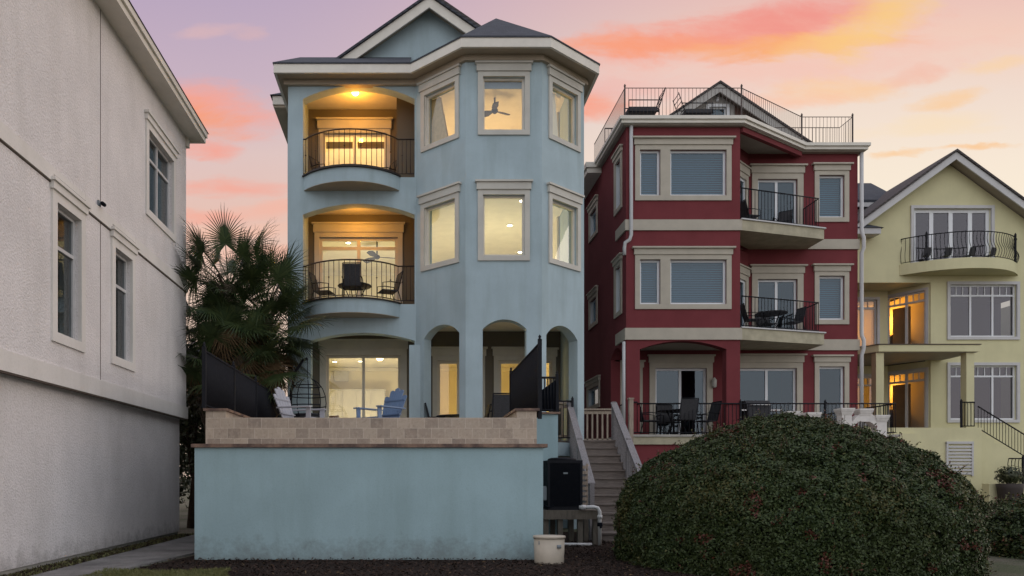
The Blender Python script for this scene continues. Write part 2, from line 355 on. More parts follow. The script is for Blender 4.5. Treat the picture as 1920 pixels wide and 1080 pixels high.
def copy_tree(o, parent=None):
    c = o.copy(); COL.objects.link(c)
    if parent is not None: c.parent = parent
    for ch in o.children: copy_tree(ch, c)
    return c
USED = {}
def place(proto, loc, rz, label, group=None, s=1.0):
    o = proto if not USED.get(proto.name) else copy_tree(proto)
    USED[proto.name] = 1
    o.location = loc; o.rotation_euler = (0, 0, rz); o.scale = (s, s, s); o['label'] = label
    if group: o['group'] = group
    return o

def window(parent, fr, ops, z0, z1, cas=.10, head=.16, fw=.05, cols=1, trans=(), mats=('tan_trim', 'white_trim', 'lit_glass'), blind=None, out=.035, name='window', sill=True, bottom=True, depth=.10, munt=None, capo=.035):
    """ops: list of (u0, u1) openings that share one casing; returns the casing, a part of the house"""
    a, b_ = ops[0][0], ops[-1][1]; e = .004
    c = S()
    if bottom: c.prism([rect(a - cas, b_ + cas, z0 - cas, z1 + cas)] + [rect(u0 + e, u1 - e, z0 + e, z1 - e) for u0, u1 in ops], -.02, out, fr.f)
    else:
        lp = [(a - cas, z0), (a + e, z0), (a + e, z1 - e)] if len(ops) == 1 else None
        c.prism([[(a - cas, z0), (a + e, z0), (a + e, z1 - e), (b_ - e, z1 - e), (b_ - e, z0), (b_ + cas, z0), (b_ + cas, z1 + cas), (a - cas, z1 + cas)]], -.02, out, fr.f)
    if head:
        c.box(a - cas - .03, b_ + cas + .03, -.02, out + .03, z1 + cas - .002, z1 + cas + head, fr)
        c.box(a - cas - .03 - capo, b_ + cas + .03 + capo, -.02, out + .03 + capo, z1 + cas + head + .001, z1 + cas + head + .045, fr)
    cw = c.build(name, mats[0], parent)
    g = S(); p = S()
    for u0, u1 in ops:
        us = [u0 + (u1 - u0) * i / cols for i in range(cols + 1)]; zs = [z0] + list(trans) + [z1]; holes = []
        for i in range(cols):
            for j in range(len(zs) - 1):
                l = us[i] + (fw if i == 0 else fw * .55); r = us[i + 1] - (fw if i == cols - 1 else fw * .55); lo = zs[j] + (fw if j == 0 else fw * .5); hi = zs[j + 1] - (fw if j == len(zs) - 2 else fw * .5)
                holes.append(rect(l, r, lo, hi))
                if munt and j == len(zs) - 2:
                    for k in range(1, munt): g.box(l + (r - l) * k / munt - .012, l + (r - l) * k / munt + .012, -depth - .02, -depth + .022, lo - .004, hi + .004, fr)
        g.prism([rect(u0 - .01, u1 + .01, z0 - .01, z1 + .01)] + holes, -depth - .035, -depth + .03, fr.f)
        for h in holes: p.add([fr.p(h[k][0], -depth, h[k][1]) for k in range(4)], [(0, 1, 2, 3)])
        g.box(u0, u0 + .02, -depth + .031, -.005, z0 + .01, z1 - .01, fr)
    g.build('frame', mats[1], cw); p.build('pane', mats[2], cw)
    if blind:
        q = S()
        for u0, u1 in ops:
            z = z0 + .06; q.box(u0 + .03, u1 - .03, -depth - .16, -depth - .10, z1 - .1, z1 - .04, fr)
            while z < z1 - .1:
                q.add([fr.p(u0 + .04, -depth - .11, z), fr.p(u1 - .04, -depth - .11, z), fr.p(u1 - .04, -depth - .14, z + .046), fr.p(u0 + .04, -depth - .14, z + .054)], [(0, 1, 2, 3)]); z += .064
        q.build('blind', blind, cw, recalc=False)
    return cw
def railing(parent, pts, zb, zt, mat='black_metal', sp=.11, r=.008, posts=(), post_top=.05, wavy=0, top=.02, name='railing', knots=False, low=.06, pw=.025):
    b = S(); pts = [Vector((p[0], p[1], 0)) for p in pts]; path = []
    b.tube([(p.x, p.y, zt) for p in pts], top, 6); b.tube([(p.x, p.y, zb + low) for p in pts], top * .7, 6)
    k = 0
    for a, c in zip(pts, pts[1:]):
        L = (c - a).length; n = max(1, round(L / sp)) if len(pts) < 6 else max(1, math.floor(L / sp + .5))
        for i in range(n):
            q = a + (c - a) * (i / n); path.append((q, (c - a).normalized()))
    path.append((pts[-1], (pts[-1] - pts[-2]).normalized()))
    for i, (q, d) in enumerate(path):
        nrm = Vector((d.y, -d.x, 0))
        if wavy:
            b.tube([q + nrm * (wavy * math.sin(t * 2 * math.pi) * (1 if t < .5 else .6)) + Vector((0, 0, zb + low + (zt - zb - low) * t)) for t in [j / 8 for j in range(9)]], r, 5)
        else: b.tube([(q.x, q.y, zb + low), (q.x, q.y, zt)], r, 5)
        if knots and i % 3 == 1: b.lathe((q.x, q.y, zb + low + (zt - zb) * .5), [(.004, -.03), (.022, 0), (.004, .03)], 6)
    o = b.build(name, mat, parent)
    for p in posts:
        c = S(); c.box(p[0] - pw, p[0] + pw, p[1] - pw, p[1] + pw, zb, zt + post_top); c.lathe((p[0], p[1], zt + post_top), [(.03, 0), (.034, .015), (.012, .03), (.02, .045), (.002, .065)], 8); c.build('post', mat, o)
    return o
def point(name, loc, e, c, r=.08):
    l = bpy.data.lights.new(name, 'POINT'); l.energy = e; l.color = c; l.shadow_soft_size = r; o = bpy.data.objects.new(name, l); COL.objects.link(o); o.location = loc; return o
def arc(p0, p1, bulge, n=18):
    p0, p1 = Vector((*p0, 0)), Vector((*p1, 0)); d = p1 - p0; L = d.length; u = d / L; nn = Vector((u.y, -u.x, 0)); r = (L * L / 4 + bulge * bulge) / (2 * bulge); a0 = math.asin(min(1, L / 2 / r))
    c = (p0 + p1) / 2 + nn * (bulge - r)
    return [((c + u * (r * math.sin(a)) + nn * (r * math.cos(a))).x, (c + u * (r * math.sin(a)) + nn * (r * math.cos(a))).y) for a in [-a0 + 2 * a0 * i / n for i in range(n + 1)]]

# ------------------------------------------------------------------ ground
g = S(); g.add([(-900, -300, 0), (900, -300, 0), (900, 1500, 0), (-900, 1500, 0)], [(0, 1, 2, 3)]); g.build('ground', 'sandy_ground', kind='structure')
g = S(); g.add([(-4.05, 8.2, .004), (7, 8.0, .004), (7.5, 17, .004), (-3.3, 17, .004), (-3.35, 12.4, .004)], [(0, 1, 2, 3, 4)]); g.build('mulch_bed', 'mulch_soil', kind='structure')
g = S(); g.prism([[(-4.72, 6), (-4.05, 6), (-3.78, 10.2), (-3.42, 12.6), (-3.4, 24), (-4.62, 24), (-4.66, 12)]], -.05, .03, lambda a, b, w: (a, b, w)); g.build('path', 'path_concrete', kind='structure')
g = S(); g.add([(-4.04, 8.0, .008), (-2.35, 8.0, .008), (-2.45, 9.35, .008), (-2.9, 9.75, .008), (-3.55, 9.85, .008), (-3.93, 9.6, .008)], [(0, 1, 2, 3, 4, 5)]); g.build('lawn', 'lawn_soil', kind='structure')

# ================================================================== WHITE HOUSE
wh = thing('white_house', 'white rough stucco house at the left edge with tall narrow windows', 'house', (-8, 11, 0))
WX = -4.86
b = S(); frl = Fr((-5.0, 2.5), (-5.0, 15.96)); wall(b, frl, .09, 2.62, (), .3); b.box(-11, -5.3, 15.66, 15.96, .09, 2.62); b.box(-11, -5.3, 2.5, 2.8, .09, 2.62); b.build('base_wall', 'white_stucco', wh)
b = S(); b.box(-11, -5.03, 2.52, 15.94, -.05, .1); b.build('foundation', 'concrete_trim', wh)
fru = Fr((WX, 2.4), (WX, 15.97)); U = lambda y: y - 2.4
w1 = [(U(10.14), U(10.88))]; w2 = [(U(12.12), U(12.86))]; w3 = [(U(13.66), U(15.08))]
zw = [(3.2, 4.98), (3.2, 4.98), (6.14, 7.62)]
b = S(); wall(b, fru, 2.5, 8.6, [rect(*w[0], *z) for w, z in zip((w1, w2, w3), zw)], .3)
b.box(-11, WX - .3, 15.67, 15.97, 2.5, 8.6); b.box(-11, WX - .3, 2.4, 2.7, 2.5, 8.6); b.box(-11, -10.7, 2.7, 15.67, 0, 8.6); b.build('upper_wall', 'white_stucco', wh)
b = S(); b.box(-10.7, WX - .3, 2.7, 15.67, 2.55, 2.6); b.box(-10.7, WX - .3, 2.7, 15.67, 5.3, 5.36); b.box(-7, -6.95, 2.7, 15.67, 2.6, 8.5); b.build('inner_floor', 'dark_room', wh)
b = S()
def band(zb, zt, o):
    b.box(WX - .05, WX + o, 2.36, 16.0, zb, zt); b.box(-11, WX - .051, 15.9, 16.0, zb, zt)
band(2.49, 2.74, .035); b.build('lower_band', 'white_band', wh)
b = S()
for y0, y1 in ((2.36, 10.02), (11.0, 11.98), (12.98, 15.99)): b.box(WX - .05, WX + .035, y0, y1, 5.2, 5.40)
b.box(WX - .05, WX + .033, 10.02, 11.0, 5.31, 5.398); b.box(WX - .05, WX + .033, 11.98, 12.98, 5.31, 5.398); b.build('upper_band', 'white_band', wh)
b = S(); b.box(WX - .04, WX + .025, 2.37, 15.98, 2.468, 2.489); b.build('shadow_stain_strip', 'dark_soffit', wh)  # thin dark strip standing in for the shadow and stain line beneath the band
for y0, y1 in ((2.36, 10.02), (11.0, 11.98), (12.98, 15.98)): b = S(); b.box(WX - .04, WX + .014, y0 + .002, y1 - .002, 5.182, 5.199); b.build('shadow_stain_strip', 'dark_soffit', wh)  # same painted shadow and stain line under the upper band pieces
b = S(); b.box(WX - .01, WX + .004, 11.585, 11.6, 2.75, 5.19); b.box(WX - .01, WX + .004, 11.585, 11.6, 5.41, 8.5); b.build('control_joint', 'dark_soffit', wh)
wm = ('white_band', 'white_trim', 'grey_glass')
for w in (w1, w2): window(wh, fru, w, 3.2, 4.98, .13, .10, .05, 1, (4.42,), wm, out=.03, capo=.03)
window(wh, fru, w3, 6.14, 7.62, .12, .10, .05, 2, (7.18,), wm, out=.03, capo=.03)
b = S(); b.box(WX - .3, -4.55, 2.0, 16.12, 8.50, 8.56); b.build('soffit', 'cream_trim', wh)
b = S(); b.box(-4.57, -4.49, 2.0, 16.15, 8.46, 8.66); b.box(-4.489, -4.45, 2.0, 16.15, 8.57, 8.68); b.box(-11.3, -4.575, 16.1, 16.15, 8.46, 8.66); b.box(-4.9, WX + .06, 15.92, 16.03, 8.3, 8.5); b.build('fascia', 'cream_trim', wh)
b = S(); b.add([(-4.43, 1.9, 8.685), (-4.43, 16.2, 8.685), (-8, 13.5, 10.6), (-8, 4.5, 10.6), (-11.6, 1.9, 8.685), (-11.6, 16.2, 8.685)], [(0, 1, 2, 3), (1, 5, 2), (0, 3, 4), (4, 3, 2, 5), (0, 4, 5, 1)]); b.build('roof', 'roof_shingle', wh)
t = thing('security_camera', 'small dark camera fixed to the white house wall just below its upper band', 'camera', (WX + .06, 11.5, 5.42))
b = S(); b.box(WX + .005, WX + .03, 11.47, 11.55, 5.42, 5.5); b.beam((WX + .03, 11.51, 5.46), (WX + .09, 11.5, 5.46), .02, .02); b.build('bracket', 'box_grey', t)
b = S(); b.tube([(WX + .07, 11.58, 5.46), (WX + .1, 11.42, 5.43)], .03, 8); b.build('body', 'black_fabric', t)

# ================================================================== BLUE HOUSE
bh = thing('blue_house', 'pale blue stucco house with arched balconies and a bay of lit windows', 'house', (.5, 20, 0))
D0, D1 = 18.0, 19.5                                  # front wall, wall behind the balconies
F1, F2, F3, SOF = 2.05, 5.42, 8.48, 10.80
A, B_, C_, E_ = (.06, 18.0), (1.186, 16.95), (2.918, 16.95), (4.11, 17.98)
fA = Fr((-3.02, D0), (.34, D0)); uA = lambda x: x + 3.02
holes = [arch(uA(-2.66), uA(.03), F3, 10.37, 10.69), arch(uA(-2.66), uA(.03), F2, 7.58, 7.84), arch(uA(-2.47), uA(.03), F1 + .01, 4.54, 4.73)]
b = S(); wall(b, fA, 1.0, SOF + .12, holes, .3)
b.box(-3.02, -2.74, 18.3, 19.9, 1.0, SOF + .12); b.build('front_wall', 'blue_stucco', bh)
fAB, fBC, fCE = Fr(A, B_), Fr(B_, C_), Fr(C_, E_)
WZ = ((9.12, 10.34), (6.27, 7.66))
bay_w = [(fAB, .5 * fAB.L), (fBC, .5 * fBC.L), (fCE, .52 * fCE.L)]
b = S()
for i, (fr, uc) in enumerate(bay_w):
    hl = [rect(uc - .48, uc + .48, *z) for z in WZ]
    if i == 0: hl.append(arch(.17 * fr.L, .88 * fr.L, F1 + .01, 4.55, 4.81))
    if i == 1: hl.append(arch(1.574 - B_[0], 2.567 - B_[0], F1 + .01, 4.61, 4.83))
    if i == 2: hl.append(arch(.10 * fr.L, .84 * fr.L, F1 + .01, 4.5, 4.78))
    wall(b, fr, F1 - .3, SOF + .12, hl, .26)
# right side of the house
fR = Fr(E_, (4.11, 31)); wall(b, fR, 0, SOF + .12, [], .26)
b.build('bay_wall', 'blue_stucco', bh)
b = S(); b.box(-3.35, -3.05, 19.9, 31, 0, SOF + .12); b.box(-3.05, 4.1, 30.7, 31, 0, SOF + .12); b.box(-3.02, 4.0, 18.3, 19.5, 0, 1.9); b.box(-3.04, -2.75, 19.9, 20.1, 0, SOF + .12); b.build('side_wall', 'blue_stucco', bh)
# the piers that stand proud on the ground floor of the bay
for (fr, u) in ((fAB, .085),):
    c = S(); c.box(-.10, .25, 17.9, 18.25, F1, 4.42); c.build('column', 'blue_stucco', bh)
for i, (fr, uc) in enumerate(bay_w):
    for z in WZ: window(bh, fr, [(uc - .48, uc + .48)], z[0], z[1], .11, .16, .05, 1, (), ('tan_trim', 'cream_trim', 'lit_glass'))
# slabs: floors, ceilings
inner = [(-2.74, 18.02), (.3, 18.02), (.44, 17.98), (1.30, 17.23), (2.82, 17.23), (3.84, 18.1), (3.85, 30.7), (-3.05, 30.7), (-3.05, 20.1), (-2.74, 19.9)]
b = S(); b.slab([(x, y) for x, y in inner], F1 - .3, F1); b.slab(inner, F2 - .36, F2 - .004); b.slab(inner, 8.11, F3 - .004); b.slab(inner, 10.86, 10.92); b.build('floor_slab', 'ceiling_paint', bh)
# wall behind the balconies, with the sliding doors
fD = Fr((-2.74, D1), (.34, D1)); uD = lambda x: x + 2.74
d3, d2, d1 = (uD(-2.37), uD(-.70)), (uD(-2.46), uD(-.40)), (uD(-2.28), uD(-.33))
b = S(); wall(b, fD, F3 + .002, 10.858, [rect(*d3, F3 + .01, 10.24)], .15); wall(b, fD, F2 + .002, 8.108, [rect(*d2, F2 + .01, 7.52)], .15)
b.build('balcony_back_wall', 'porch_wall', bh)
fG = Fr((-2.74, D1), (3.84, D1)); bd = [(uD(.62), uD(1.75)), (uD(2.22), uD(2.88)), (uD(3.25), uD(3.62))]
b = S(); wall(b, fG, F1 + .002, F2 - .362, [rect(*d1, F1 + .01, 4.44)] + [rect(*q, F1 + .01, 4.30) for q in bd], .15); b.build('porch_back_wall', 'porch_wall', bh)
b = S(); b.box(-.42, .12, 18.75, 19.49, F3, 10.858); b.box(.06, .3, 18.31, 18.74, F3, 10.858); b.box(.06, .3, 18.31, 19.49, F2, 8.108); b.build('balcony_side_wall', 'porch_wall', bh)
dm = ('tan_trim', 'pale_frame', 'lit_glass')
window(bh, fD, [d3], F3 + .01, 10.24, .10, .22, .06, 2, (), dm, bottom=False, name='sliding_door', depth=.08)
window(bh, fD, [d2], F2 + .01, 7.52, .12, .20, .08, 2, (7.24,), dm, bottom=False, name='sliding_door', depth=.08)
window(bh, fG, [d1], F1 + .01, 4.44, .16, .20, .07, 2, (), dm, bottom=False, name='sliding_door', depth=.08)
window(bh, fG, [bd[0]], F1 + .01, 4.30, .12, .18, .08, 2, (), dm, bottom=False, name='sliding_door', depth=.08)
window(bh, fG, [bd[1]], F1 + .01, 4.30, .12, .18, .08, 1, (), dm, bottom=False, name='door', depth=.08)
window(bh, fG, [bd[2]], F1 + .01, 4.30, .10, .18, .06, 1, (), dm, bottom=False, name='door', depth=.08)
# rooms
b = S()
for z0, z1, yb in ((F1, F2 - .362, 26), (F2, 8.108, 25), (F3, 10.858, 23.6)):
    b.box(-3.04, 3.84, yb, yb + .1, z0 + .002, z1 - .002); b.box(-3.04, -3.0, 20.1, yb - .002, z0 + .002, z1 - .002); b.box(3.78, 3.83, 19.66, yb - .002, z0 + .002, z1 - .002)
b.box(-.1, 0.0, 21.6, 25.99, F1 + .003, F2 - .364)
b.build('room_wall', 'room_wall', bh)
b = S(); b.box(-3, 3.78, 25.9, 25.995, F2 - .47, F2 - .37); b.box(-3, 3.78, 24.9, 24.995, 8.0, 8.1); b.build('cornice', 'ceiling_paint', bh)
b = S(); b.box(-2.75, -2.25, 25.87, 25.899, 4.58, 4.95); b.build('vent_grille', 'tan_trim', bh)
# balconies
for zt, kn in ((F3, True), (F2, True)):
    pts = arc((-2.63, D0 - .02), (-.34, D0 - .02), .58)
    b = S(); b.slab(pts + [(-.34, D0 + .02), (-2.63, D0 + .02)], zt - .32, zt); o = b.build('balcony', 'blue_stucco', bh)
    b = S(); b.slab(arc((-2.68, D0 - .03), (-.30, D0 - .03), .63) + [(-.30, D0 + .01), (-2.68, D0 + .01)], zt + .003, zt + .03); b.build('slab_edge', 'bronze_metal', o)
    rp = arc((-2.60, D0 + .02), (-.37, D0 + .02), .55, 20)
    railing(bh, [(-2.66, D0 + .02)] + rp + [(.03, D0 + .02)], zt + .03, zt + .92, 'bronze_metal', .11, .0085, top=.018, knots=kn)
    c = S(); c.slab(pts + [(-.34, D0 + .02), (-2.63, D0 + .02)], zt - .330, zt - .322); c.build('balcony_soffit', 'tan_soffit', bh)
# eaves and roof
eo = [(-3.26, 17.6), (-.05, 17.6), (1.08, 16.55), (3.04, 16.55), (4.36, 17.64), (4.36, 31.3), (-3.26, 31.3)]
ei = [(-3.0, 18.02), (.08, 18.02), (1.2, 16.97), (2.9, 16.97), (4.09, 17.99), (4.09, 31), (-3.0, 31)]
b = S()
n = len(eo)
b.prism([eo, ei], SOF - .0, SOF + .03, lambda a, b2, w: (a, b2, w)); b.build('soffit', 'tan_soffit', bh)
def offs(poly, o):
    out = []; m_ = len(poly)
    for i in range(m_):
        p0, p1, p2 = Vector(poly[i - 1]), Vector(poly[i]), Vector(poly[(i + 1) % m_]); a = (p1 - p0).normalized(); c = (p2 - p1).normalized()
        na, nc = Vector((a.y, -a.x)), Vector((c.y, -c.x)); k = (na + nc); k = k / (k.dot(na)); out.append(tuple(p1 + k * o))
    return out
b = S(); b.prism([offs(eo, .03), offs(eo, -.03)], SOF - .03, SOF + .2, lambda a, b2, w: (a, b2, w)); b.build('fascia', 'cream_trim', bh)
b = S(); b.prism([offs(ei, .11), offs(ei, -.06)], SOF - .13, SOF - .004, lambda a, b2, w: (a, b2, w)); b.build('frieze', 'tan_soffit', bh)
fo = offs(eo, .05); zr = SOF + .205
b = S()
P = [(*p, zr) for p in fo]; pk = (2.05, 18.5, 12.62); bk = (2.05, 31, 12.62)
b.add([P[1], P[2], P[3], P[4], pk, bk, P[5], (-.05, 21.5, 12.4), (-.05, 31, 12.4)], [(1, 2, 4), (2, 3, 4), (3, 6, 5, 4), (0, 1, 4), (0, 4, 7), (7, 4, 5, 8)])
b.add([P[0], P[1], (-.05, 19.12, zr + 1.0), (-2.9, 19.12, zr + 1.0), (-2.9, 31.3, zr + 1.0), (-.05, 31.3, zr + 1.0)], [(0, 1, 2, 3), (3, 2, 5, 4)])
b.add([(p[0], p[1], zr - .025) for p in P], [tuple(range(len(P)))])
for i in range(4): b.add([P[i], P[i + 1], (P[i + 1][0], P[i + 1][1], zr - .03), (P[i][0], P[i][1], zr - .03)], [(0, 1, 2, 3)])
b.build('roof', 'roof_shingle', bh, recalc=False)
# gable behind the eave
ga, gs, GD = (.40, 13.32), .70, 18.75
def gab(x, off=0): return ga[1] - abs(x - ga[0]) * gs - off
b = S(); b.prism([[(-2.85, 11.0), (3.65, 11.0), (ga[0], ga[1] - .12)]], GD + .35, GD + .6, lambda a, z, w: (a, w, z)); b.build('gable_wall', 'blue_stucco', bh)
b = S()
for sgn in (-1, 1):
    e = ga[0] + sgn * 3.3
    b.prism([[(ga[0], ga[1]), (e, gab(e)), (e, gab(e, .27)), (ga[0], ga[1] - .27)]], GD, GD + .05, lambda a, z, w: (a, w, z))
b.build('rake_board', 'cream_trim', bh)
b = S()
for sgn in (-1, 1):
    e = ga[0] + sgn * 3.28
    b.prism([[(ga[0], ga[1] - .10), (e, gab(e, .10)), (e, gab(e, .14)), (ga[0], ga[1] - .14)]], GD + .051, GD + .36, lambda a, z, w: (a, w, z))
b.build('rake_soffit', 'tan_soffit', bh)
b = S()
for sgn in (-1, 1):
    e = ga[0] + sgn * 3.45
    b.prism([[(ga[0], ga[1] + .07), (e, gab(e) + .07), (e, gab(e) + .01), (ga[0], ga[1] + .01)]], GD - .06, 30, lambda a, z, w: (a, w, z))
b.build('gable_roof', 'roof_shingle', bh)
b = S(); b.prism([[(.42, 15.25), (1.95, 14.2), (3.9, 12.7), (3.9, 12.4), (.3, 14.9)]], 21.4, 29, lambda a, z, w: (a, w, z)); b.build('rear_roof', 'brown_shingle', bh)
# wider rear part with its own eave on the left
b = S(); b.box(-3.68, -3.36, 19.52, 31, 11.0, 11.22); b.box(-3.35, -3.0, 19.52, 19.9, 11.0, 11.22); b.build('rear_fascia', 'cream_trim', bh)
b = S(); b.box(-3.66, -3.35, 19.56, 31, 10.94, 10.998); b.build('rear_soffit', 'tan_soffit', bh)
b = S(); b.add([(-3.74, 19.46, 11.225), (-2.8, 19.46, 11.225), (-2.8, 31, 11.8), (-3.74, 31, 11.225), (-2.8, 20.2, 11.8)], [(0, 1, 4), (0, 4, 2, 3)]); b.build('rear_roof', 'roof_shingle', bh, recalc=False)
# roman shades, curtains inside
b = S(); b.box(-2.30, -1.60, 19.70, 19.74, 9.93, 10.1); b.box(-1.47, -.77, 19.70, 19.74, 9.93, 10.1); b.build('roman_shade', 'dark_shade', bh)
fr, uc = bay_w[1]
b = S(); b.box(uc - .44, uc + .44, -.22, -.19, 10.17, 10.33, fr); b.build('blue_strip', 'dull_blue', bh)  # blue strip just inside the glass along the window head
fr, uc = bay_w[0]
b = S(); b.prism([[(uc - .45, 9.2), (uc + .05, 9.2), (uc - .2, 10.3), (uc - .45, 10.3)]], -.28, -.22, fr.f); b.build('curtain', 'curtain', bh)
fr, uc = bay_w[2]
b = S(); b.prism([[(uc - .42, 10.3), (uc - .05, 10.3), (uc + .1, 9.16), (uc - .42, 9.16)]], -.30, -.24, fr.f); b.build('curtain', 'room_wall', bh)

# lamps in and on the blue house
WARM = (1, .38, .028)
def flush_light(loc, label, gl='lamp_glow', r=.09):
    t = thing('ceiling_light', label, 'lamp', loc); b = S(); b.lathe(loc, [(r * 1.2, 0), (r * 1.2, -.02), (r * .9, -.03)], 14); b.build('base', 'bronze_metal', t)
    b = S(); b.lathe(loc, [(r, -.031), (r * .95, -.07), (r * .6, -.11), (.01, -.13)], 14); b.build('globe', gl, t)
flush_light((-1.44, 18.55, 10.858), 'glowing round lamp on the ceiling of the topmost arched balcony'); point('balcony_lamp', (-1.44, 18.55, 10.55), 36, WARM, .06)
flush_light((-1.44, 18.6, 8.108), 'glowing lamp on the ceiling of the middle arched balcony'); point('balcony_lamp', (-1.44, 18.6, 7.80), 30, WARM, .06)
point('bay_room_lamp', (2.1, 20.2, F3 + .55), 62, (1, .66, .32), .3); point('bedroom_lamp', (-1.6, 21.4, F3 + .9), 120, (1, .64, .24), .3)
point('bay_room_lamp', (2.2, 20.4, F2 + .55), 78, (1, .88, .56), .3); point('living_room_lamp', (-1.4, 21.8, F2 + .8), 70, (1, .84, .52), .3)
point('den_lamp', (-1.6, 23.0, F1 + .9), 92, (1, .85, .52), .3); point('den_lamp', (1.8, 22.0, F1 + .9), 115, (1, .70, .28), .3)
def downlight(x, y, z, label):
    t = thing('recessed_light', label, 'lamp', (x, y, z), 'recessed ceiling lights in the blue house'); b = S(); b.lathe((x, y, z), [(.10, 0), (.10, -.012), (.075, -.014)], 14); b.build('ring', 'ceiling_paint', t)
    b = S(); b.lathe((x, y, z), [(.072, -.015), (.07, -.019)], 14); b.build('bulb', 'lamp_white', t)
downlight(2.7, 18.5, 8.108, 'round ceiling light nearest the glass behind the middle window of the bay, second floor')
downlight(2.62, 20.3, 8.108, 'second round ceiling light back from the glass in the second floor bay room')
downlight(3.2, 21.5, 8.108, 'third round ceiling light back in the second floor bay room')
downlight(3.25, 22.7, 8.108, 'farthest round ceiling light in the second floor bay room')
downlight(.72, 20.35, 10.856, 'round ceiling light seen through the left bay window on the top floor')
downlight(-2.58, 24.5, F2 - .364, 'leftmost round ceiling light behind the ground floor sliding door')
downlight(-2.36, 23.7, F2 - .364, 'round ceiling light next to the leftmost, behind the ground floor sliding door')
downlight(-1.73, 24.4, F2 - .364, 'round ceiling light beside the middle post of the ground floor sliding door')
downlight(-1.9, 21.8, 8.108, 'round ceiling light behind the sliding door of the middle balcony')
def fan(loc, zc, r, rot, label, lamp=False):
    t = thing('ceiling_fan', label, 'fan', loc); b = S(); b.tube([(loc[0], loc[1], zc), (loc[0], loc[1], loc[2])], .022, 8); b.lathe((loc[0], loc[1], loc[2]), [(.03, .06), (.08, .04), (.085, -.02), (.04, -.06), (.01, -.07)], 12); b.build('motor', 'sling', t)
    for k in range(3):
        a = rot + k * 2 * math.pi / 3; d = Vector((math.cos(a), math.sin(a), 0)); s_ = Vector((-d.y, d.x, .35)).normalized(); c = Vector(loc)
        b = S(); b.prism([[(.07, -.03), (r * .5, -.10), (r * .95, -.09), (r, 0), (r * .95, .07), (r * .5, .08), (.07, .03)]], -.008, .008, lambda x, y, w: tuple(c + d * x + s_ * y + Vector((0, 0, w)))); b.build('blade', 'sling', t)
    if lamp: b = S(); b.lathe(loc, [(.09, -.071), (.10, -.10), (.06, -.15), (.01, -.16)], 12); b.build('light_kit', 'lamp_glow', t)
fan((2.06, 18.9, 10.52), 10.858, .44, .5, 'dark three blade ceiling fan behind the top middle bay window')
fan((-1.05, 21.6, 7.62), 8.108, .62, .2, 'ceiling fan behind the middle balcony sliding door')
fan((-.95, 21.2, 4.72), F2 - .362, .6, .9, 'ceiling fan with a glowing bowl behind the ground floor sliding door', True)
t = thing('table_lamp', 'lamp with a glowing shade behind the right bay window on the top floor', 'lamp', (3.72, 19.0, 9.0))
b = S(); b.lathe((3.72, 19.0, 9.0), [(.09, 0), (.09, .02), (.03, .05), (.05, .2), (.02, .35)], 12); b.build('base', 'wicker', t)
b = S(); b.lathe((3.72, 19.0, 9.36), [(.17, 0), (.165, .10), (.10, .24)], 16); b.build('lamp_shade', 'lamp_shade_glow', t); b = S(); b.lathe((3.72, 19.0, 9.30), [(.01, -.07), (.06, -.03), (.07, .02), (.03, .05)], 12); b.build('bulb', 'lamp_white', t)
t = thing('side_table', 'small round table under the glowing lamp on the top floor', 'table', (3.72, 19.0, F3)); b = S(); b.lathe((3.72, 19, F3), [(.15, 0), (.15, .02), (.03, .05), (.03, .48), (.22, .49), (.22, .519)], 14); b.build('table_top', 'wicker', t)

# ================================================================== PATIO
pw = thing('patio_wall', 'pale blue stucco retaining wall with a travertine tile band on top', 'wall', (-.7, 11.3, 0)); PD = 11.16
b = S(); b.box(-3.27, 1.94, PD, 11.8, -.05, 1.68); b.box(-3.27, -2.9, 11.8, 17.9, -.05, 1.68); b.box(1.6, 1.94, 11.8, 14.6, -.05, 1.68); b.build('stucco_base', 'blue_patio_stucco', pw)
b = S(); b.box(-3.31, 2.0, PD - .05, PD + .3, 1.682, 1.735); b.build('coping', 'coping_stone', pw)
b = S(); b.box(-3.13, 1.86, PD + .09, PD + .4, 1.737, 2.135); b.box(-3.13, -2.83, PD + .4, 17.5, 1.737, 2.235); b.box(1.56, 1.86, PD + .4, 14.6, 1.737, 2.235)
b.box(-3.128, -2.83, PD + .092, PD + .399, 2.136, 2.235); b.box(1.56, 1.858, PD + .092, PD + .399, 2.136, 2.235); b.build('tile_band', 'travertine', pw)
b = S(); b.box(-3.16, -2.80, PD + .06, 17.5, 2.237, 2.275); b.box(1.53, 1.90, PD + .06, 14.6, 2.237, 2.275); b.build('cap_stone', 'coping_stone', pw)
b = S(); b.box(-2.829, 1.559, PD + .402, 11.95, 1.6, 2.12); b.box(-2.829, 1.559, 11.95, 14.7, 1.6, F1 - .004); b.box(-2.829, 2.49, 14.7, 19.4, 1.6, F1 - .004); b.box(2.49, 4.0, 17.9, 19.4, 1.6, F1 - .004); b.build('patio_floor', 'floor_tile', pw)
rw = thing('side_wall', 'higher pale blue stucco wall with a stone cap behind the black air conditioner', 'wall', (2.3, 14.4, 0))
b = S(); b.box(1.945, 2.77, 14.3, 14.65, -.05, 2.45); b.box(2.5, 2.77, 14.65, 17.6, -.05, 2.45); b.build('stucco_base', 'blue_patio_stucco', rw); b = S(); b.box(1.92, 2.81, 14.26, 14.69, 2.452, 2.49); b.build('cap_stone', 'coping_stone', rw)
def fence(name, label, p, q, zb, zt, posts, fab=None):
    t = thing(name, label, 'fence', (*p, zb)); railing(t, [p, q], zb, zt, 'black_metal', .062, .0125, top=.022, name='bars', low=.05)
    for k in posts:
        x, y = p[0] + (q[0] - p[0]) * k, p[1] + (q[1] - p[1]) * k; c = S(); c.box(x - .028, x + .028, y - .028, y + .028, zb, zt + .05); c.lathe((x, y, zt + .05), [(.03, 0), (.035, .012), (.012, .028), (.026, .05), (.002, .085)], 8); c.build('post', 'black_metal', t)
    return t
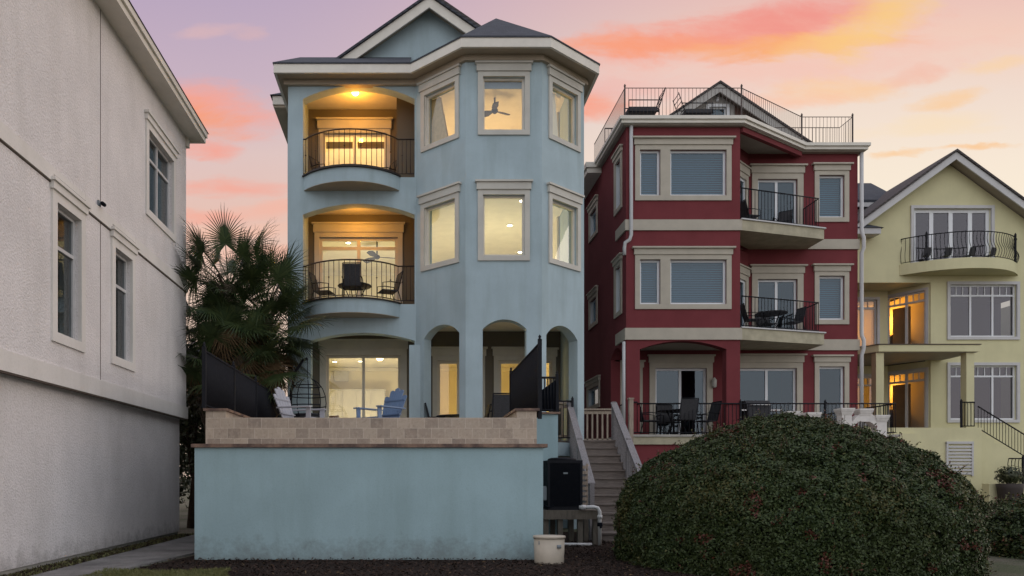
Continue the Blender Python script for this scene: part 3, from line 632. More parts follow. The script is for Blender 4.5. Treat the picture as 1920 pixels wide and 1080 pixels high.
fl = fence('black_fence', 'black metal fence along the left side of the patio beside the palms', (-3.16, 11.28), (-3.16, 17.4), 2.28, 3.15, (0, .3, .6, 1))
b = S(); b.box(-3.176, -3.170, 12.1, 17.36, 2.34, 3.10); b.build('screen_fabric', 'black_fabric', fl)
ft = fence('black_fence', 'tall black screened fence at the right front corner of the patio', (1.91, 11.28), (1.91, 14.6), 2.12, 3.26, (0, 1))
b = S(); b.box(1.925, 1.932, 11.32, 14.56, 2.2, 3.22); b.build('screen_fabric', 'black_fabric', ft)
ft = fence('black_fence', 'short black fence section half covered in dark fabric, behind the tall screened fence', (2.42, 14.45), (2.78, 14.45), 2.49, 3.17, (0, 1))
b = S(); b.prism([[(2.44, 2.52), (2.76, 2.52), (2.76, 3.13), (2.44, 2.90)]], 14.47, 14.476, lambda a, z, w: (a, w, z)); b.build('screen_fabric', 'black_fabric', ft)

# ---- adirondack chairs
def adirondack(mat, label):
    t = thing('adirondack_chair', label, 'chair', (0, 0, 0), 'adirondack chairs on the patio')    # faces -y
    b = S()
    for k in range(7): y = -.42 + k * .085; b.beam((-.27, y, .38 - k * .022), (.27, y, .38 - k * .022), .075, .022)
    b.build('seat', mat, t); b = S()
    for k in range(5):
        x = (k - 2) * .108; h = .82 - abs(k - 2) ** 1.9 * .045; b.prism([[(x * .82 - .043, 0), (x * .82 + .043, 0), (x * 1.16 + .060, h - .02), (x * 1.16, h), (x * 1.16 - .060, h - .02)]], -.011, .011, lambda a_, q_, w: (a_, .16 + q_ * .36 + w, .23 + q_))
    b.beam((-.27, .235, .48), (.27, .235, .48), .06, .025); b.beam((-.28, .36, .78), (.28, .36, .78), .06, .025); b.build('backrest', mat, t)
    for s_ in (-1, 1):
        b = S(); b.prism([[(-.06, -.46), (.07, -.46), (.07, .1), (.03, .3), (-.03, .3), (-.06, .0)]], .58, .605, lambda x, y, w: (s_ * (.32 + x), y, w)); b.build('armrest', mat, t)
        b = S(); b.beam((s_ * .30, -.40, 0), (s_ * .30, -.40, .58), .10, .025, Vector((1, 0, 0))); b.build('leg', mat, t)
        b = S(); b.beam((s_ * .275, -.44, .36), (s_ * .275, .45, .05), .025, .13); b.build('leg', mat, t)
    return t
a1 = adirondack('plastic_white', ''); place(a1, (-2.35, 15.2, F1), R(70), 'pale grey adirondack chair turned sideways at the left end of the patio')
a2 = adirondack('plastic_blue', ''); place(a2, (-.62, 15.2, F1), R(-42), 'blue adirondack chair in front of the ground floor sliding door')
t = thing('egg_chair', 'hanging basket chair on a curved dark metal stand behind the pale adirondack chair', 'chair', (-2.35, 16.6, F1)); c0 = Vector((-2.35, 16.6, F1))
b = S(); b.tube([c0 + Vector((.5 * math.cos(k * math.pi / 10), .45 * math.sin(k * math.pi / 10), .02)) for k in range(20)], .022, 8, closed=True); b.tube([c0 + Vector(p) for p in ((-.42, .1, .02), (-.40, .1, .6), (-.38, .08, 1.1), (-.28, .05, 1.55), (-.10, 0, 1.8), (.0, 0, 1.84))], .03, 8); b.build('stand', 'black_metal', t)
b = S()
for k in range(4): z = .56 + k * .22; r = .42 * math.sqrt(max(.05, 1 - ((z - .85) / .55) ** 2)); b.tube([c0 + Vector((r * math.cos(a), r * math.sin(a), z)) for a in [R(20 + 300 * j / 16) for j in range(17)]], .012, 6)
for k in range(5): az = R(20 + 300 * k / 4); b.tube([c0 + Vector((.42 * math.sin(f) * math.cos(az), .42 * math.sin(f) * math.sin(az), .85 - .55 * math.cos(f))) for f in [math.pi * j / 10 for j in range(1, 10)]], .01, 6)
b.build('basket', 'black_metal', t); b = S(); b.lathe(c0, [(.05, .36), (.30, .42), (.36, .52), (.30, .60), (.05, .62)], 14); b.build('cushion', 'sling', t); b = S(); b.tube([c0 + Vector((0, 0, 1.38)), c0 + Vector((0, 0, 1.83))], .008, 6); b.build('chain', 'black_metal', t)
# ---- patio dining chair, prototype
def sling_chair(mat='sling', fm='black_metal'):
    t = thing('patio_chair', '', 'chair')
    b = S(); b.box(-.24, .24, -.24, .22, .42, .445); b.build('seat', mat, t); b = S(); b.beam((0, .22, .44), (0, .36, .98), .46, .02, Vector((0, 1, 0))); b.build('backrest', mat, t)
    for s_ in (-1, 1):
        b = S(); b.tube([(s_ * .27, -.24, 0), (s_ * .27, -.24, .62), (s_ * .27, .0, .66), (s_ * .27, .30, .64)], .014, 6); b.build('leg', fm, t)
        b = S(); b.tube([(s_ * .26, .34, 0), (s_ * .255, .22, .43), (s_ * .245, .37, 1.0)], .014, 6); b.build('leg', fm, t)
    b = S(); b.tube([(-.245, .37, 1.0), (.245, .37, 1.0)], .014, 6); b.build('crossbar', fm, t); b = S(); b.tube([(-.26, -.24, .42), (.26, -.24, .42)], .012, 6); b.build('crossbar', fm, t); return t
def round_table(r=.55, h=.72, mat='sling'):
    t = thing('patio_table', '', 'table'); b = S(); b.lathe((0, 0, h), [(r, 0), (r + .01, .012), (r, .025)], 24); b.build('table_top', mat, t)
    for k in range(4):
        a = k * math.pi / 2 + .4; b = S(); b.tube([(r * .75 * math.cos(a), r * .75 * math.sin(a), 0), (r * .35 * math.cos(a), r * .35 * math.sin(a), h * .5), (r * .7 * math.cos(a), r * .7 * math.sin(a), h)], .016, 6); b.build('leg', 'black_metal', t)
    return t
ch, tb = sling_chair(), round_table()
GC, GT = 'dark sling patio chairs', 'round dark patio tables'
place(tb, (-1.45, 18.45, F2), 0, 'round table on the middle arched balcony of the blue house', GT, .75)
place(ch, (-1.45, 17.85, F2), R(180), 'dark chair with its back to us on the middle balcony of the blue house', GC, .86)
place(ch, (-.62, 18.3, F2), R(-70), 'dark chair at the right end of the middle balcony of the blue house', GC, .86)
place(ch, (-2.2, 18.4, F2), R(75), 'dark chair at the left end of the middle balcony of the blue house', GC, .86)
place(ch, (-2.25, 18.7, F3), R(60), 'chair at the left on the topmost balcony of the blue house', GC, .8); place(ch, (-.75, 18.9, F3), R(-60), 'chair at the right on the topmost balcony of the blue house', GC, .8)
place(tb, (1.05, 17.9, F1), 0, 'dark table under the bay of the blue house, seen through its left arch', GT, .9)
place(ch, (.62, 17.9, F1), R(95), 'grey chair left of the table in the left arch under the bay', GC, .95); place(ch, (1.5, 18.1, F1), R(-85), 'grey chair right of the table, half hidden behind the column beside the left bay arch', GC, .95)
place(ch, (2.05, 17.2, F1), R(182), 'wide grey chair in the middle arch under the bay', GC, 1.08)
# ---- ground floor room furniture
t = thing('cabinet', 'white tall cabinets along the back wall of the ground floor room', 'cabinet', (-1.9, 25.6, F1)); b = S(); b.box(-2.9, -.95, 25.35, 25.85, F1, F1 + 2.2); b.build('carcass', 'white_trim', t)
for k in range(4): b = S(); b.box(-2.88 + k * .485, -2.42 + k * .485, 25.32, 25.349, F1 + .05, F1 + 2.15); b.build('door', 'white_trim', t); b = S(); b.box(-2.46 + k * .485, -2.445 + k * .485, 25.30, 25.319, F1 + .9, F1 + 1.2); b.build('handle', 'steel', t)
t = thing('wicker_chair', 'round backed wicker chair inside the ground floor room of the blue house', 'chair', (-2.35, 20.6, F1))
b = S(); b.lathe((-2.35, 20.6, F1), [(.22, 0), (.30, .40), (.28, .45)], 16); b.build('seat', 'wicker', t)
b = S(); b.prism([[(.30 * math.cos(a), .30 * math.sin(a)) for a in [R(20 + 200 * k / 14) for k in range(15)]] + [(.26 * math.cos(a), .26 * math.sin(a)) for a in [R(220 - 200 * k / 14) for k in range(15)]]], .4, .92, lambda x, y, w: (-2.35 + x, 20.6 + y, F1 + w)); b.build('backrest', 'wicker', t)
t = thing('white_desk', 'white desk with drawers inside the ground floor room of the blue house', 'desk', (-1.5, 21.2, F1)); b = S(); b.box(-2.1, -.95, 21.0, 21.6, F1 + .72, F1 + .76); b.build('desk_top', 'white_trim', t); b = S(); b.box(-1.3, -.98, 21.02, 21.55, F1, F1 + .715); b.build('drawer_unit', 'wicker', t); b = S(); b.box(-2.08, -2.03, 21.02, 21.55, F1, F1 + .715); b.build('leg', 'white_trim', t)
t = thing('table_lamp', 'lit lamp behind the right pane of the ground floor sliding door', 'lamp', (-.5, 20.6, F1 + .5)); p_ = (-.5, 20.6, F1 + .5); b = S(); b.lathe(p_, [(.08, 0), (.11, .1), (.03, .28)], 12); b.build('base', 'dull_blue', t); b = S(); b.lathe(p_, [(.18, .28), (.13, .52)], 14); b.build('lamp_shade', 'lamp_shade_glow', t)
t = thing('side_table', 'small table under the lit lamp in the ground floor room', 'table', (-.5, 20.6, F1)); b = S(); b.lathe((-.5, 20.6, F1), [(.16, 0), (.16, .02), (.03, .05), (.03, .45), (.25, .46), (.25, .497)], 14); b.build('table_top', 'wicker', t)

# ================================================================== STAIRS, AC UNIT, BUCKET
sr = thing('wooden_staircase', 'weathered wooden stairs with handrails climbing between the blue and red houses', 'staircase', (4.1, 15, 0)); NS, Y0, RUN, RISE = 12, 14.4, .285, 2.12 / 12
def sxl(y): return 3.52 + (y - Y0) * .065
W_ = 1.02
def tread_y(i): return Y0 + i * RUN
for i in range(NS):
    y = tread_y(i); b = S(); x = sxl(y); b.box(x, x + W_, y - .03, y + RUN, RISE * (i + 1) - .035, RISE * (i + 1)); b.box(x + .01, x + W_ - .01, y + .0, y + .022, RISE * i, RISE * (i + 1) - .037); b.build('tread', 'grey_wood', sr)
YT = tread_y(NS); ZT = 2.12
b = S(); b.box(2.6, 5.25, YT, 17.85, ZT - .14, ZT - .003); b.box(4.13, 5.25, 17.851, 19.6, ZT - .14, ZT - .003); b.build('landing', 'grey_wood', sr)
for xx, yy_ in ((2.62, YT + .1), (3.72, YT + .1), (5.1, YT + .1), (4.2, 19.3), (5.1, 19.3)): b = S(); b.box(xx, xx + .1, yy_, yy_ + .1, 0, ZT - .142); b.build('landing_post', 'stand_wood', sr)
for off in (-.04, W_):
    b = S(); b.beam((sxl(Y0) + off + .02, Y0 - .05, .0), (sxl(YT) + off + .02, YT, ZT - .12), .04, .26); b.build('stringer', 'rail_wood', sr)
    p, q = Vector((sxl(Y0) + off + .02, Y0 + .25, .98 + RISE * .7)), Vector((sxl(YT) + off + .02, YT, ZT + .90))
    b = S(); b.beam(p, q, .14, .04); b.beam(p - Vector((0, 0, .09)), q - Vector((0, 0, .09)), .04, .13); b.build('handrail', 'rail_wood', sr)
    b = S()
    for k in range(23):
        c = p.lerp(q, (k + .5) / 23); b.box(c.x - .018, c.x + .018, c.y - .018, c.y + .018, c.z - .85, c.z - .1)
    b.build('balusters', 'rail_wood', sr)
    for e, zz in ((p, 0), (p.lerp(q, .5), p.lerp(q, .5).z - 1.0), (q, ZT)):
        b = S(); b.box(e.x - .045, e.x + .045, e.y - .045, e.y + .045, max(0, zz - .1), e.z + .03); b.build('newel', 'rail_wood', sr)
# landing rails
for (xa, ya, xb, yb) in ((3.75, 19.5, 5.2, 19.5), (2.62, YT + .05, 3.7, YT + .05)):
    b = S(); b.beam((xa, ya, ZT + .9), (xb, yb, ZT + .9), .12, .04); b.beam((xa, ya, ZT + .10), (xb, yb, ZT + .10), .04, .07); b.beam((xa, ya, ZT + .82), (xb, yb, ZT + .82), .035, .08)
    n_ = round(math.hypot(xb - xa, yb - ya) / .135)
    for k in range(n_ + 1): x, y = xa + (xb - xa) * k / n_, ya + (yb - ya) * k / n_; b.box(x - .02, x + .02, y - .02, y + .02, ZT + .1, ZT + .8)
    b.build('landing_rail', 'baluster_wood', sr)
for x, y in ((3.68, 19.5), (5.25, 19.5), (5.22, YT + .1)): b = S(); b.box(x - .05, x + .05, y - .05, y + .05, ZT, ZT + 1.0); b.box(x - .065, x + .065, y - .065, y + .065, ZT + 1.0, ZT + 1.03); b.build('newel', 'baluster_wood', sr)
nb = thing('black_railing', 'small black railing on the landing beside the rightmost blue column', 'railing', (3.2, 18.6, ZT)); railing(nb, [(3.0, 17.6), (3.75, 17.6), (3.75, 18.0)], ZT, ZT + .92, 'black_metal', .11, .01, ((3.75, 17.6),), name='bars')

AD = 13.5; st_ = thing('equipment_stand', 'wooden stand holding the black air conditioner', 'stand', (2.95, AD + .4, 0))
b = S(); b.box(2.32, 3.36, AD, AD + .9, .60, .645); b.box(2.32, 3.36, AD - .04, AD - .001, .48, .645); b.build('deck', 'stand_wood', st_)
for x in (2.36, 2.62, 2.98, 3.26):
    for y in (AD + .02, AD + .78): b = S(); b.box(x, x + .09, y, y + .09, 0, .598); b.build('leg', 'stand_wood', st_)
ac = thing('air_conditioner', 'black box shaped air conditioner unit on a wooden stand at the wall end', 'air conditioner', (2.8, AD + .4, .647))
b = S(); b.box(2.46, 3.05, AD + .06, AD + .66, .66, 1.50); b.box(2.44, 3.07, AD + .04, AD + .68, 1.502, 1.55); b.box(2.44, 3.07, AD + .04, AD + .68, .648, .70)
for x in (2.44, 3.03):
    for y in (AD + .04, AD + .64): b.box(x, x + .04, y, y + .04, .701, 1.501)
b.build('cabinet', 'black_metal', ac)
b = S()
for k in range(38): z = .72 + k * .0205; b.box(2.48, 3.03, AD + .045, AD + .054, z, z + .010); b.box(3.052, 3.06, AD + .08, AD + .64, z, z + .010)
b.build('grille', 'black_fabric', ac); b = S(); b.lathe((2.755, AD + .36, 1.551), [(.26, 0), (.26, .03), (.2, .05), (.06, .06)], 18); b.build('fan_guard', 'black_metal', ac)
b = S(); b.box(2.72, 2.80, AD + .035, AD + .039, 1.30, 1.33); b.build('badge', 'box_grey', ac)
db = thing('disconnect_box', 'small grey electrical box beside the black air conditioner', 'box', (2.3, AD + .15, .9)); b = S(); b.box(2.27, 2.42, AD + .1, AD + .2, .82, 1.08); b.build('body', 'box_grey', db); b = S(); b.box(2.262, 2.428, AD + .085, AD + .099, .83, 1.06); b.build('cover', 'box_grey', db)
cb_ = thing('power_cable', 'black cable looping from the grey electrical box to the air conditioner', 'cable', (2.4, AD, .7)); b = S(); b.tube([(2.35, AD + .12, .83), (2.36, AD + .06, .74), (2.45, AD + .02, .69), (2.55, AD + .045, .72)], .012, 6); b.build('cable', 'black_fabric', cb_)
ra = thing('louvered_panel', 'tan louvered panel leaning behind the air conditioner', 'panel', (3.22, AD + .7, .65)); b = S()
for k in range(8): b.box(3.12, 3.3, AD + .62, AD + .66, .7 + k * .1, .76 + k * .1)
b.build('slats', 'baluster_wood', ra); b = S(); b.box(3.10, 3.13, AD + .66, AD + .70, .65, 1.5); b.box(3.28, 3.31, AD + .66, AD + .70, .65, 1.5); b.build('side_frame', 'baluster_wood', ra)
pp = thing('pvc_pipe', 'white pvc pipe bending down beside the wooden stand', 'pipe', (3.3, AD - .1, 0))
b = S(); b.tube([(2.98, AD - .09, .70), (3.24, AD - .09, .705), (3.31, AD - .09, .69), (3.345, AD - .09, .63), (3.35, AD - .09, .02)], .034, 10); b.build('pipe', 'pvc', pp)
b = S(); b.tube([(3.02, AD - .09, .70), (3.09, AD - .09, .70)], .046, 10); b.tube([(3.35, AD - .09, .50), (3.35, AD - .09, .56)], .046, 10); b.build('coupling', 'pvc', pp)
b = S(); b.tube([(3.35, AD - .09, .36), (3.35, AD - .09, .43)], .048, 10); b.beam((3.35, AD - .14, .4), (3.35, AD - .16, .33), .04, .02); b.build('valve', 'black_fabric', pp)
b = S(); b.tube([(2.4, AD - .02, .03), (2.8, AD - .1, .035), (3.2, AD - .12, .035)], .03, 8); b.build('ground_pipe', 'pvc', pp)
bk = thing('storage_bin', 'dented off white plastic bin with a lid standing on the mulch by the wall corner', 'bin', (1.95, 10.75, 0)); bc = (1.95, 10.72, 0)
b = S(); b.lathe(bc, [(.205, 0), (.212, .02), (.222, .36)], 22, 1, .8); b.build('tub', 'tan_plastic', bk); b = S(); b.lathe(bc, [(.232, .361), (.236, .39), (.225, .40), (.02, .405)], 22, 1, .8); b.build('lid', 'tan_plastic', bk)
b = S(); b.lathe((2.06, 10.553, .23), [(.03, 0), (.032, .05)], 8, 1, .2); b.box(1.78, 1.80, 10.60, 10.64, .28, .33); b.build('handle', 'box_grey', bk)

# ================================================================== RED HOUSE
rh = thing('red_house', 'dark red stucco house with beige trim, three floors and a roof deck', 'house', (9.5, 23, 0)); R1, R2 = 20.7, 22.4
f1 = Fr((5.9, R1), (9.06, R1)); u1 = lambda x: x - 5.9; f2 = Fr((8.9, R2), (13.33, R2)); u2 = lambda x: x - 8.9
op_t = [(u1(6.27), u1(6.846)), (u1(7.11), u1(8.68))]; zt_ = (9.05, 10.33); zm_ = (6.04, 7.29); RF = 2.43
b = S(); wall(b, f1, RF - .3, 10.98, [rect(*o, *z) for z in (zt_, zm_) for o in op_t] + [arch(u1(6.28), u1(8.68), RF + .01, 4.80, 5.03)], .28); b.box(5.9, 9.06, R1, R1 + .28, -.05, RF - .302); b.build('front_wall', 'red_stucco', rh)
fs = Fr((5.9, 32), (5.9, R1 + .28)); us = lambda y: 32 - y                       # side wall faces the blue house (-x)
so = [((us(21.75), us(21.2)), (9.0, 10.35)), ((us(21.75), us(21.2)), (6.0, 7.3)), ((us(24.9), us(24.0)), (9.2, 10.0)), ((us(24.9), us(24.0)), (6.3, 7.1)), ((us(25.2), us(23.7)), (3.6, 4.2))]
b = S(); wall(b, fs, RF - .3, 10.98, [rect(*o, *z) for o, z in so] + [arch(us(22.3), us(21.1), RF + .01, 4.75, 5.0)], .28); b.box(5.9, 6.18, R1 + .28, 32, -.05, RF - .302); b.build('left_wall', 'red_stucco', rh)
ro = [((u2(12.16), u2(12.93)), (9.04, 10.32)), ((u2(12.16), u2(12.93)), (5.97, 7.30)), ((u2(12.16), u2(12.93)), (2.6, 4.58))]
rd = [((u2(10.32), u2(11.52)), 8.39, 10.2), ((u2(10.32), u2(11.52)), 5.40, 7.2), ((u2(9.75), u2(11.5)), RF + .01, 4.53)]
b = S(); wall(b, f2, 0, 10.98, [rect(*o, *z) for o, z in ro] + [rect(*o, a_, b2) for o, a_, b2 in rd], .28); b.build('right_wall', 'red_stucco', rh)
f3 = Fr((6.18, R2), (8.9, R2)); u3 = lambda x: x - 6.18; po = [(u3(7.25), u3(8.8)), (u3(6.24), u3(6.72))]
b = S(); wall(b, f3, RF, 5.2, [rect(*po[0], RF + .01, 4.53), rect(*po[1], RF + .3, 4.4)], .28); b.build('porch_back_wall', 'red_stucco', rh)
b = S(); b.box(13.05, 13.33, R2 + .28, 32, 0, 10.98); b.box(5.9, 13.33, 32, 32.2, 0, 10.98); b.build('rear_wall', 'red_stucco', rh)
fc = Fr((8.95, 21.35), (10.05, 22.39)); b = S()
for z0, z1 in ((8.39, 10.1), (5.40, 7.1)): wall(b, fc, z0 - .3, z1 + .85, [rect(.5, 1.3, z0 + .01, z1)], .1)
b.build('corner_wall', 'red_stucco', rh)
b = S(); b.box(5.95, 9.0, R1 + .02, R2 + .2, 5.06, 5.36); b.box(6.18, 13.05, R2 + .281, 31.9, 5.06, 5.36); b.box(5.95, 9.0, R1 + .29, R2 + .2, 8.07, 8.36); b.box(6.18, 13.05, R2 + .281, 31.9, 8.07, 8.36); b.box(6.18, 13.05, R2 + .281, 31.9, RF - .2, RF); b.box(6.18, 9.0, R1 + .29, 31.9, 10.80, 10.9); b.box(9.01, 13.05, R2 + .281, 31.9, 10.80, 10.9); b.build('inner_floor', 'taupe_stucco', rh)
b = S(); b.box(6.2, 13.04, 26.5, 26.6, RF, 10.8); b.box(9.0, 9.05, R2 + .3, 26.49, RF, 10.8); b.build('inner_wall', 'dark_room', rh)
rm = ('red_trim', 'white_vinyl', 'dark_glass')
for z in (zt_, zm_): window(rh, f1, op_t, *z, .13, .16, .065, 1, (), rm, 'blind', capo=.06)
for i, (o, z) in enumerate(ro): window(rh, f2, [o], *z, .13, .16, .065, 1, (), rm, 'blind' if i < 2 else None, capo=.06)
for o, z0, z1 in rd: window(rh, f2, [o], z0, z1, .17, .20, .07, 2, (), rm, bottom=False, name='sliding_door', capo=.06)
window(rh, f3, [po[0]], RF + .01, 4.53, .17, .18, .07, 2, (), rm, bottom=False, name='sliding_door'); window(rh, f3, [po[1]], RF + .3, 4.4, .15, .16, .06, 1, (), rm)
for o, z in so: window(rh, fs, [o], *z, .12, .12, .06, 1, (), rm)
for z0, z1 in ((8.39, 10.1), (5.40, 7.1)): window(rh, fc, [(.5, 1.3)], z0 + .01, z1, .15, .2, .07, 1, (), rm, bottom=False, name='door', depth=.05)
for z0, z1 in ((8.09, 8.385), (5.06, 5.385)):
    b = S(); b.box(5.86, 9.10, R1 - .045, R1 + .02, z0, z1); b.box(5.855, 5.899, R1 + .01, R1 + .95, z0 + .002, z1 - .002); b.build('belt_band', 'red_trim', rh); b = S(); b.box(11.82, 13.37, R2 - .045, R2 + .02, z0, z1); b.build('belt_band', 'red_trim', rh)
for z0, z1 in ((8.09, 8.385), (5.06, 5.385)):
    pl = [(9.08, R1 - .04), (11.8, 21.45), (11.8, R2 - .005), (9.02, R2 - .005)]
    b = S(); b.slab(pl, z0 + .002, z1 - .002); o = b.build('balcony', 'slab_trim', rh); b = S(); b.slab([(9.075, R1 - .08), (11.85, 21.42), (11.85, R2 - .006), (9.075, R2 - .006)], z1, z1 + .035); b.build('slab_edge', 'white_trim', o)
    railing(rh, [(9.12, R1 + .03), (11.68, 21.52), (11.68, R2 - .05)], z1 + .03, z1 + .90, 'black_metal', .11, .0085, top=.018)
# porch slab on the ground floor
b = S(); b.box(5.86, 13.4, R1 - .06, R2 + .2, RF - .27, RF - .06); b.build('porch_slab', 'slab_trim', rh); b = S(); b.box(5.82, 13.44, R1 - .10, R2 - .004, RF - .058, RF + .004); b.build('slab_edge', 'concrete_trim', rh); b = S(); b.box(9.061, 13.35, R1 + .02, R2, 0, RF - .272); b.build('porch_base', 'red_stucco', rh)
railing(rh, [(5.98, R1 + .9), (5.98, R1 - .03), (6.2, R1 - .03)], RF, RF + .90, 'black_metal', .11, .0085, ((5.98, R1 - .03),))
railing(rh, [(6.2, R1 - .03), (13.35, R1 - .03), (13.35, R2 - .1)], RF, RF + .86, 'black_metal', .11, .0085, ((9.06, R1 - .03), (11.4, R1 - .03)))
# roof deck
dk = [(5.72, R1 - .2), (9.1, R1 - .2), (11.62, 22.15), (13.5, 22.15), (13.5, 24.2), (5.72, 24.2)]
b = S(); b.slab(offs(dk, -.08), 10.955, 10.985); b.build('soffit', 'grey_soffit', rh)
b = S(); b.prism([dk, offs(dk, -.15)], 10.99, 11.15, lambda a, c, w: (a, c, w)); b.prism([offs(dk, .05), offs(dk, -.14)], 11.08, 11.17, lambda a, c, w: (a, c, w)); b.build('cornice', 'cream_trim', rh)
b = S(); b.slab(offs(dk, -.14), 10.99, 11.12); b.build('deck_floor', 'concrete_trim', rh)
b = S(); b.beam((9.1, R1 + .02, 10.90), (11.55, 22.3, 10.90), .12, .16); b.build('eave_beam', 'red_stucco', rh)
dr = offs(dk, -.12); dr[3] = (13.1, dr[3][1])
railing(rh, [dr[5], dr[0], dr[1], dr[2], dr[3], (dr[3][0], 22.95), (11.0, 22.95)], 11.13, 12.0, 'rust_metal', .105, .0058, (dr[0], dr[1], dr[2], dr[3]), top=.012, pw=.017)
railing(rh, [(5.9, 23.0), (6.6, 23.0)], 11.13, 12.0, 'bronze_metal', .1, .008)
b = S(); b.box(5.4, 6.0, 23.35, 32, 10.96, 11.12); b.box(5.45, 5.9, 23.4, 32, 10.80, 10.955); b.build('rear_eave', 'cream_trim', rh)
# roof gable on the deck
GA, GS, GY = (10.27, 14.45), .67, 25.0
b = S(); b.prism([[(8.3, 11.16), (10.9, 11.16), (10.9, 13.86), (10.27, 14.27), (8.3, 12.95)], rect(10.02, 10.62, 12.7, 13.82)], GY + .32, GY + .5, lambda a, z, w: (a, w, z))
for k in range(14): xx = 8.4 + k * .3; 
b.build('dormer_wall', 'siding', rh); fdm = Fr((8.0, GY + .32), (12.5, GY + .32)); window(rh, fdm, [(2.02, 2.62)], 12.7, 13.82, .09, 0, .04, 1, (), ('white_vinyl', 'white_vinyl', 'dark_glass'))
b = S()
for k in range(28):
    xx = 8.3 + k * .15
    if xx < 9.9 or 10.74 < xx < 10.9: b.box(xx, xx + .03, GY + .305, GY + .321, 11.2, 14.22 - abs(xx - 10.27) * .67 - .1)
b.build('batten', 'siding', rh); b = S(); b.prism([[(10.905, 11.16), (14.0, 11.16), (14.0, 11.75), (10.905, 13.84)]], GY + .30, GY + .5, lambda a, z, w: (a, w, z)); b.build('brown_siding', 'brown_siding', rh)
b = S()
for s_ in (-1, 1): e = GA[0] + s_ * 3.6; b.prism([[(GA[0], GA[1]), (e, GA[1] - 3.6 * GS), (e, GA[1] - 3.6 * GS - .28), (GA[0], GA[1] - .28)]], GY, GY + .05, lambda a, z, w: (a, w, z))
b.build('rake_board', 'siding', rh); b = S()
for s_ in (-1, 1): e = GA[0] + s_ * 3.55; b.prism([[(GA[0], GA[1] - .12), (e, GA[1] - 3.55 * GS - .12), (e, GA[1] - 3.55 * GS - .18), (GA[0], GA[1] - .18)]], GY + .051, GY + .33, lambda a, z, w: (a, w, z))
b.build('rake_soffit', 'dark_soffit', rh); b = S()
for s_ in (-1, 1): e = GA[0] + s_ * 3.7; b.prism([[(GA[0], GA[1] + .08), (e, GA[1] - 3.7 * GS + .08), (e, GA[1] - 3.7 * GS + .01), (GA[0], GA[1] + .01)]], GY - .05, 32, lambda a, z, w: (a, w, z))
b.build('roof', 'brown_shingle', rh)
b = S(); b.tube([(10.3, GY + .28, 13.98), (10.3, GY + .28, 14.14)], .05, 8); b.build('attic_vent', 'white_vinyl', rh)
# downspouts
b = S(); b.tube([(6.02, R1 - .07, 11.05), (6.02, R1 - .07, 7.95), (5.98, R1 - .07, 7.82), (5.86, R1 - .05, 7.74), (5.84, R1 - .04, 7.6), (5.84, R1 - .04, 7.4)], .05, 8); b.build('downspout', 'white_trim', rh)
b = S(); b.tube([(5.82, R1 - .05, 5.0), (5.82, R1 - .05, 2.5)], .045, 8); b.build('downspout', 'white_trim', rh)
b = S(); b.tube([(13.40, R2 - .08, 11.0), (13.40, R2 - .08, 8.6), (13.44, R2 - .12, 8.4), (13.44, R2 - .12, 8.1), (13.40, R2 - .08, 7.95), (13.40, R2 - .08, 5.5), (13.44, R2 - .12, 5.35), (13.44, R2 - .12, 5.1), (13.40, R2 - .08, 4.9), (13.40, R2 - .08, 2.5)], .055, 8); b.build('downspout', 'white_trim', rh)
wl = thing('wall_lantern', 'small unlit wall lantern right of the red house porch door', 'lamp', (9.15, R2 - .08, 4.0)); b = S(); b.box(8.94, 9.04, R2 - .03, R2 - .003, 3.95, 4.2); b.build('bracket', 'black_metal', wl); b = S(); b.lathe((8.99, R2 - .10, 3.93), [(.03, 0), (.065, .03), (.075, .22), (.02, .30)], 8); b.build('shade', 'tan_trim', wl)
# furniture on the red house
place(tb, (7.6, 21.5, RF), 0, 'round table on the ground floor porch of the red house', GT)
place(ch, (6.75, 21.4, RF), R(90), 'dark chair at the left of the red house porch table', GC); place(ch, (7.6, 20.95, RF), R(185), 'dark chair with its back to the railing on the red house porch', GC); place(ch, (8.4, 21.5, RF), R(-80), 'dark chair at the right of the red house porch table', GC); place(ch, (7.55, 22.05, RF), R(5), 'dark chair nearest the sliding door on the red house porch', GC)
place(tb, (10.4, 21.7, 5.42), 0, 'round table on the middle balcony of the red house', GT, .8); place(ch, (9.75, 21.45, 5.42), R(80), 'dark chair left of the table on the middle red balcony', GC, .8); place(ch, (11.1, 21.85, 5.42), R(-80), 'dark chair right of the table on the middle red balcony', GC, .8); place(ch, (10.45, 22.1, 5.42), R(0), 'dark chair behind the table on the middle red balcony', GC, .8)
place(ch, (9.7, 21.5, 8.42), R(100), 'chair at the left on the top balcony of the red house', GC, .75); place(ch, (10.9, 22.0, 8.42), R(-40), 'chair at the right on the top balcony of the red house', GC, .75)
def lounger():
    t = thing('deck_lounger', '', 'lounger'); b = S(); b.box(-.55, .45, -.3, .3, .26, .36); b.build('cushion', 'sling', t); b = S(); b.tube([(-.58, -.3, .24), (.5, -.3, .24)], .016, 6); b.tube([(-.58, .3, .24), (.5, .3, .24)], .016, 6)
    for s_ in (-1, 1): b.tube([(.45, s_ * .3, .24), (.72, s_ * .3, .82)], .016, 6); b.tube([(-.55, s_ * .3, .52), (.6, s_ * .3, .52)], .014, 6)
    for k in range(5): b.tube([(.5 + k * .05, -.3, .36 + k * .108), (.5 + k * .05, .3, .36 + k * .108)], .012, 6)
    b.build('frame', 'black_metal', t)
    for x in (-.55, .5):
        for s_ in (-1, 1): b = S(); b.tube([(x, s_ * .3, 0), (x, s_ * .3, .52 if x < 0 else .3)], .016, 6); b.build('leg', 'black_metal', t)
    return t
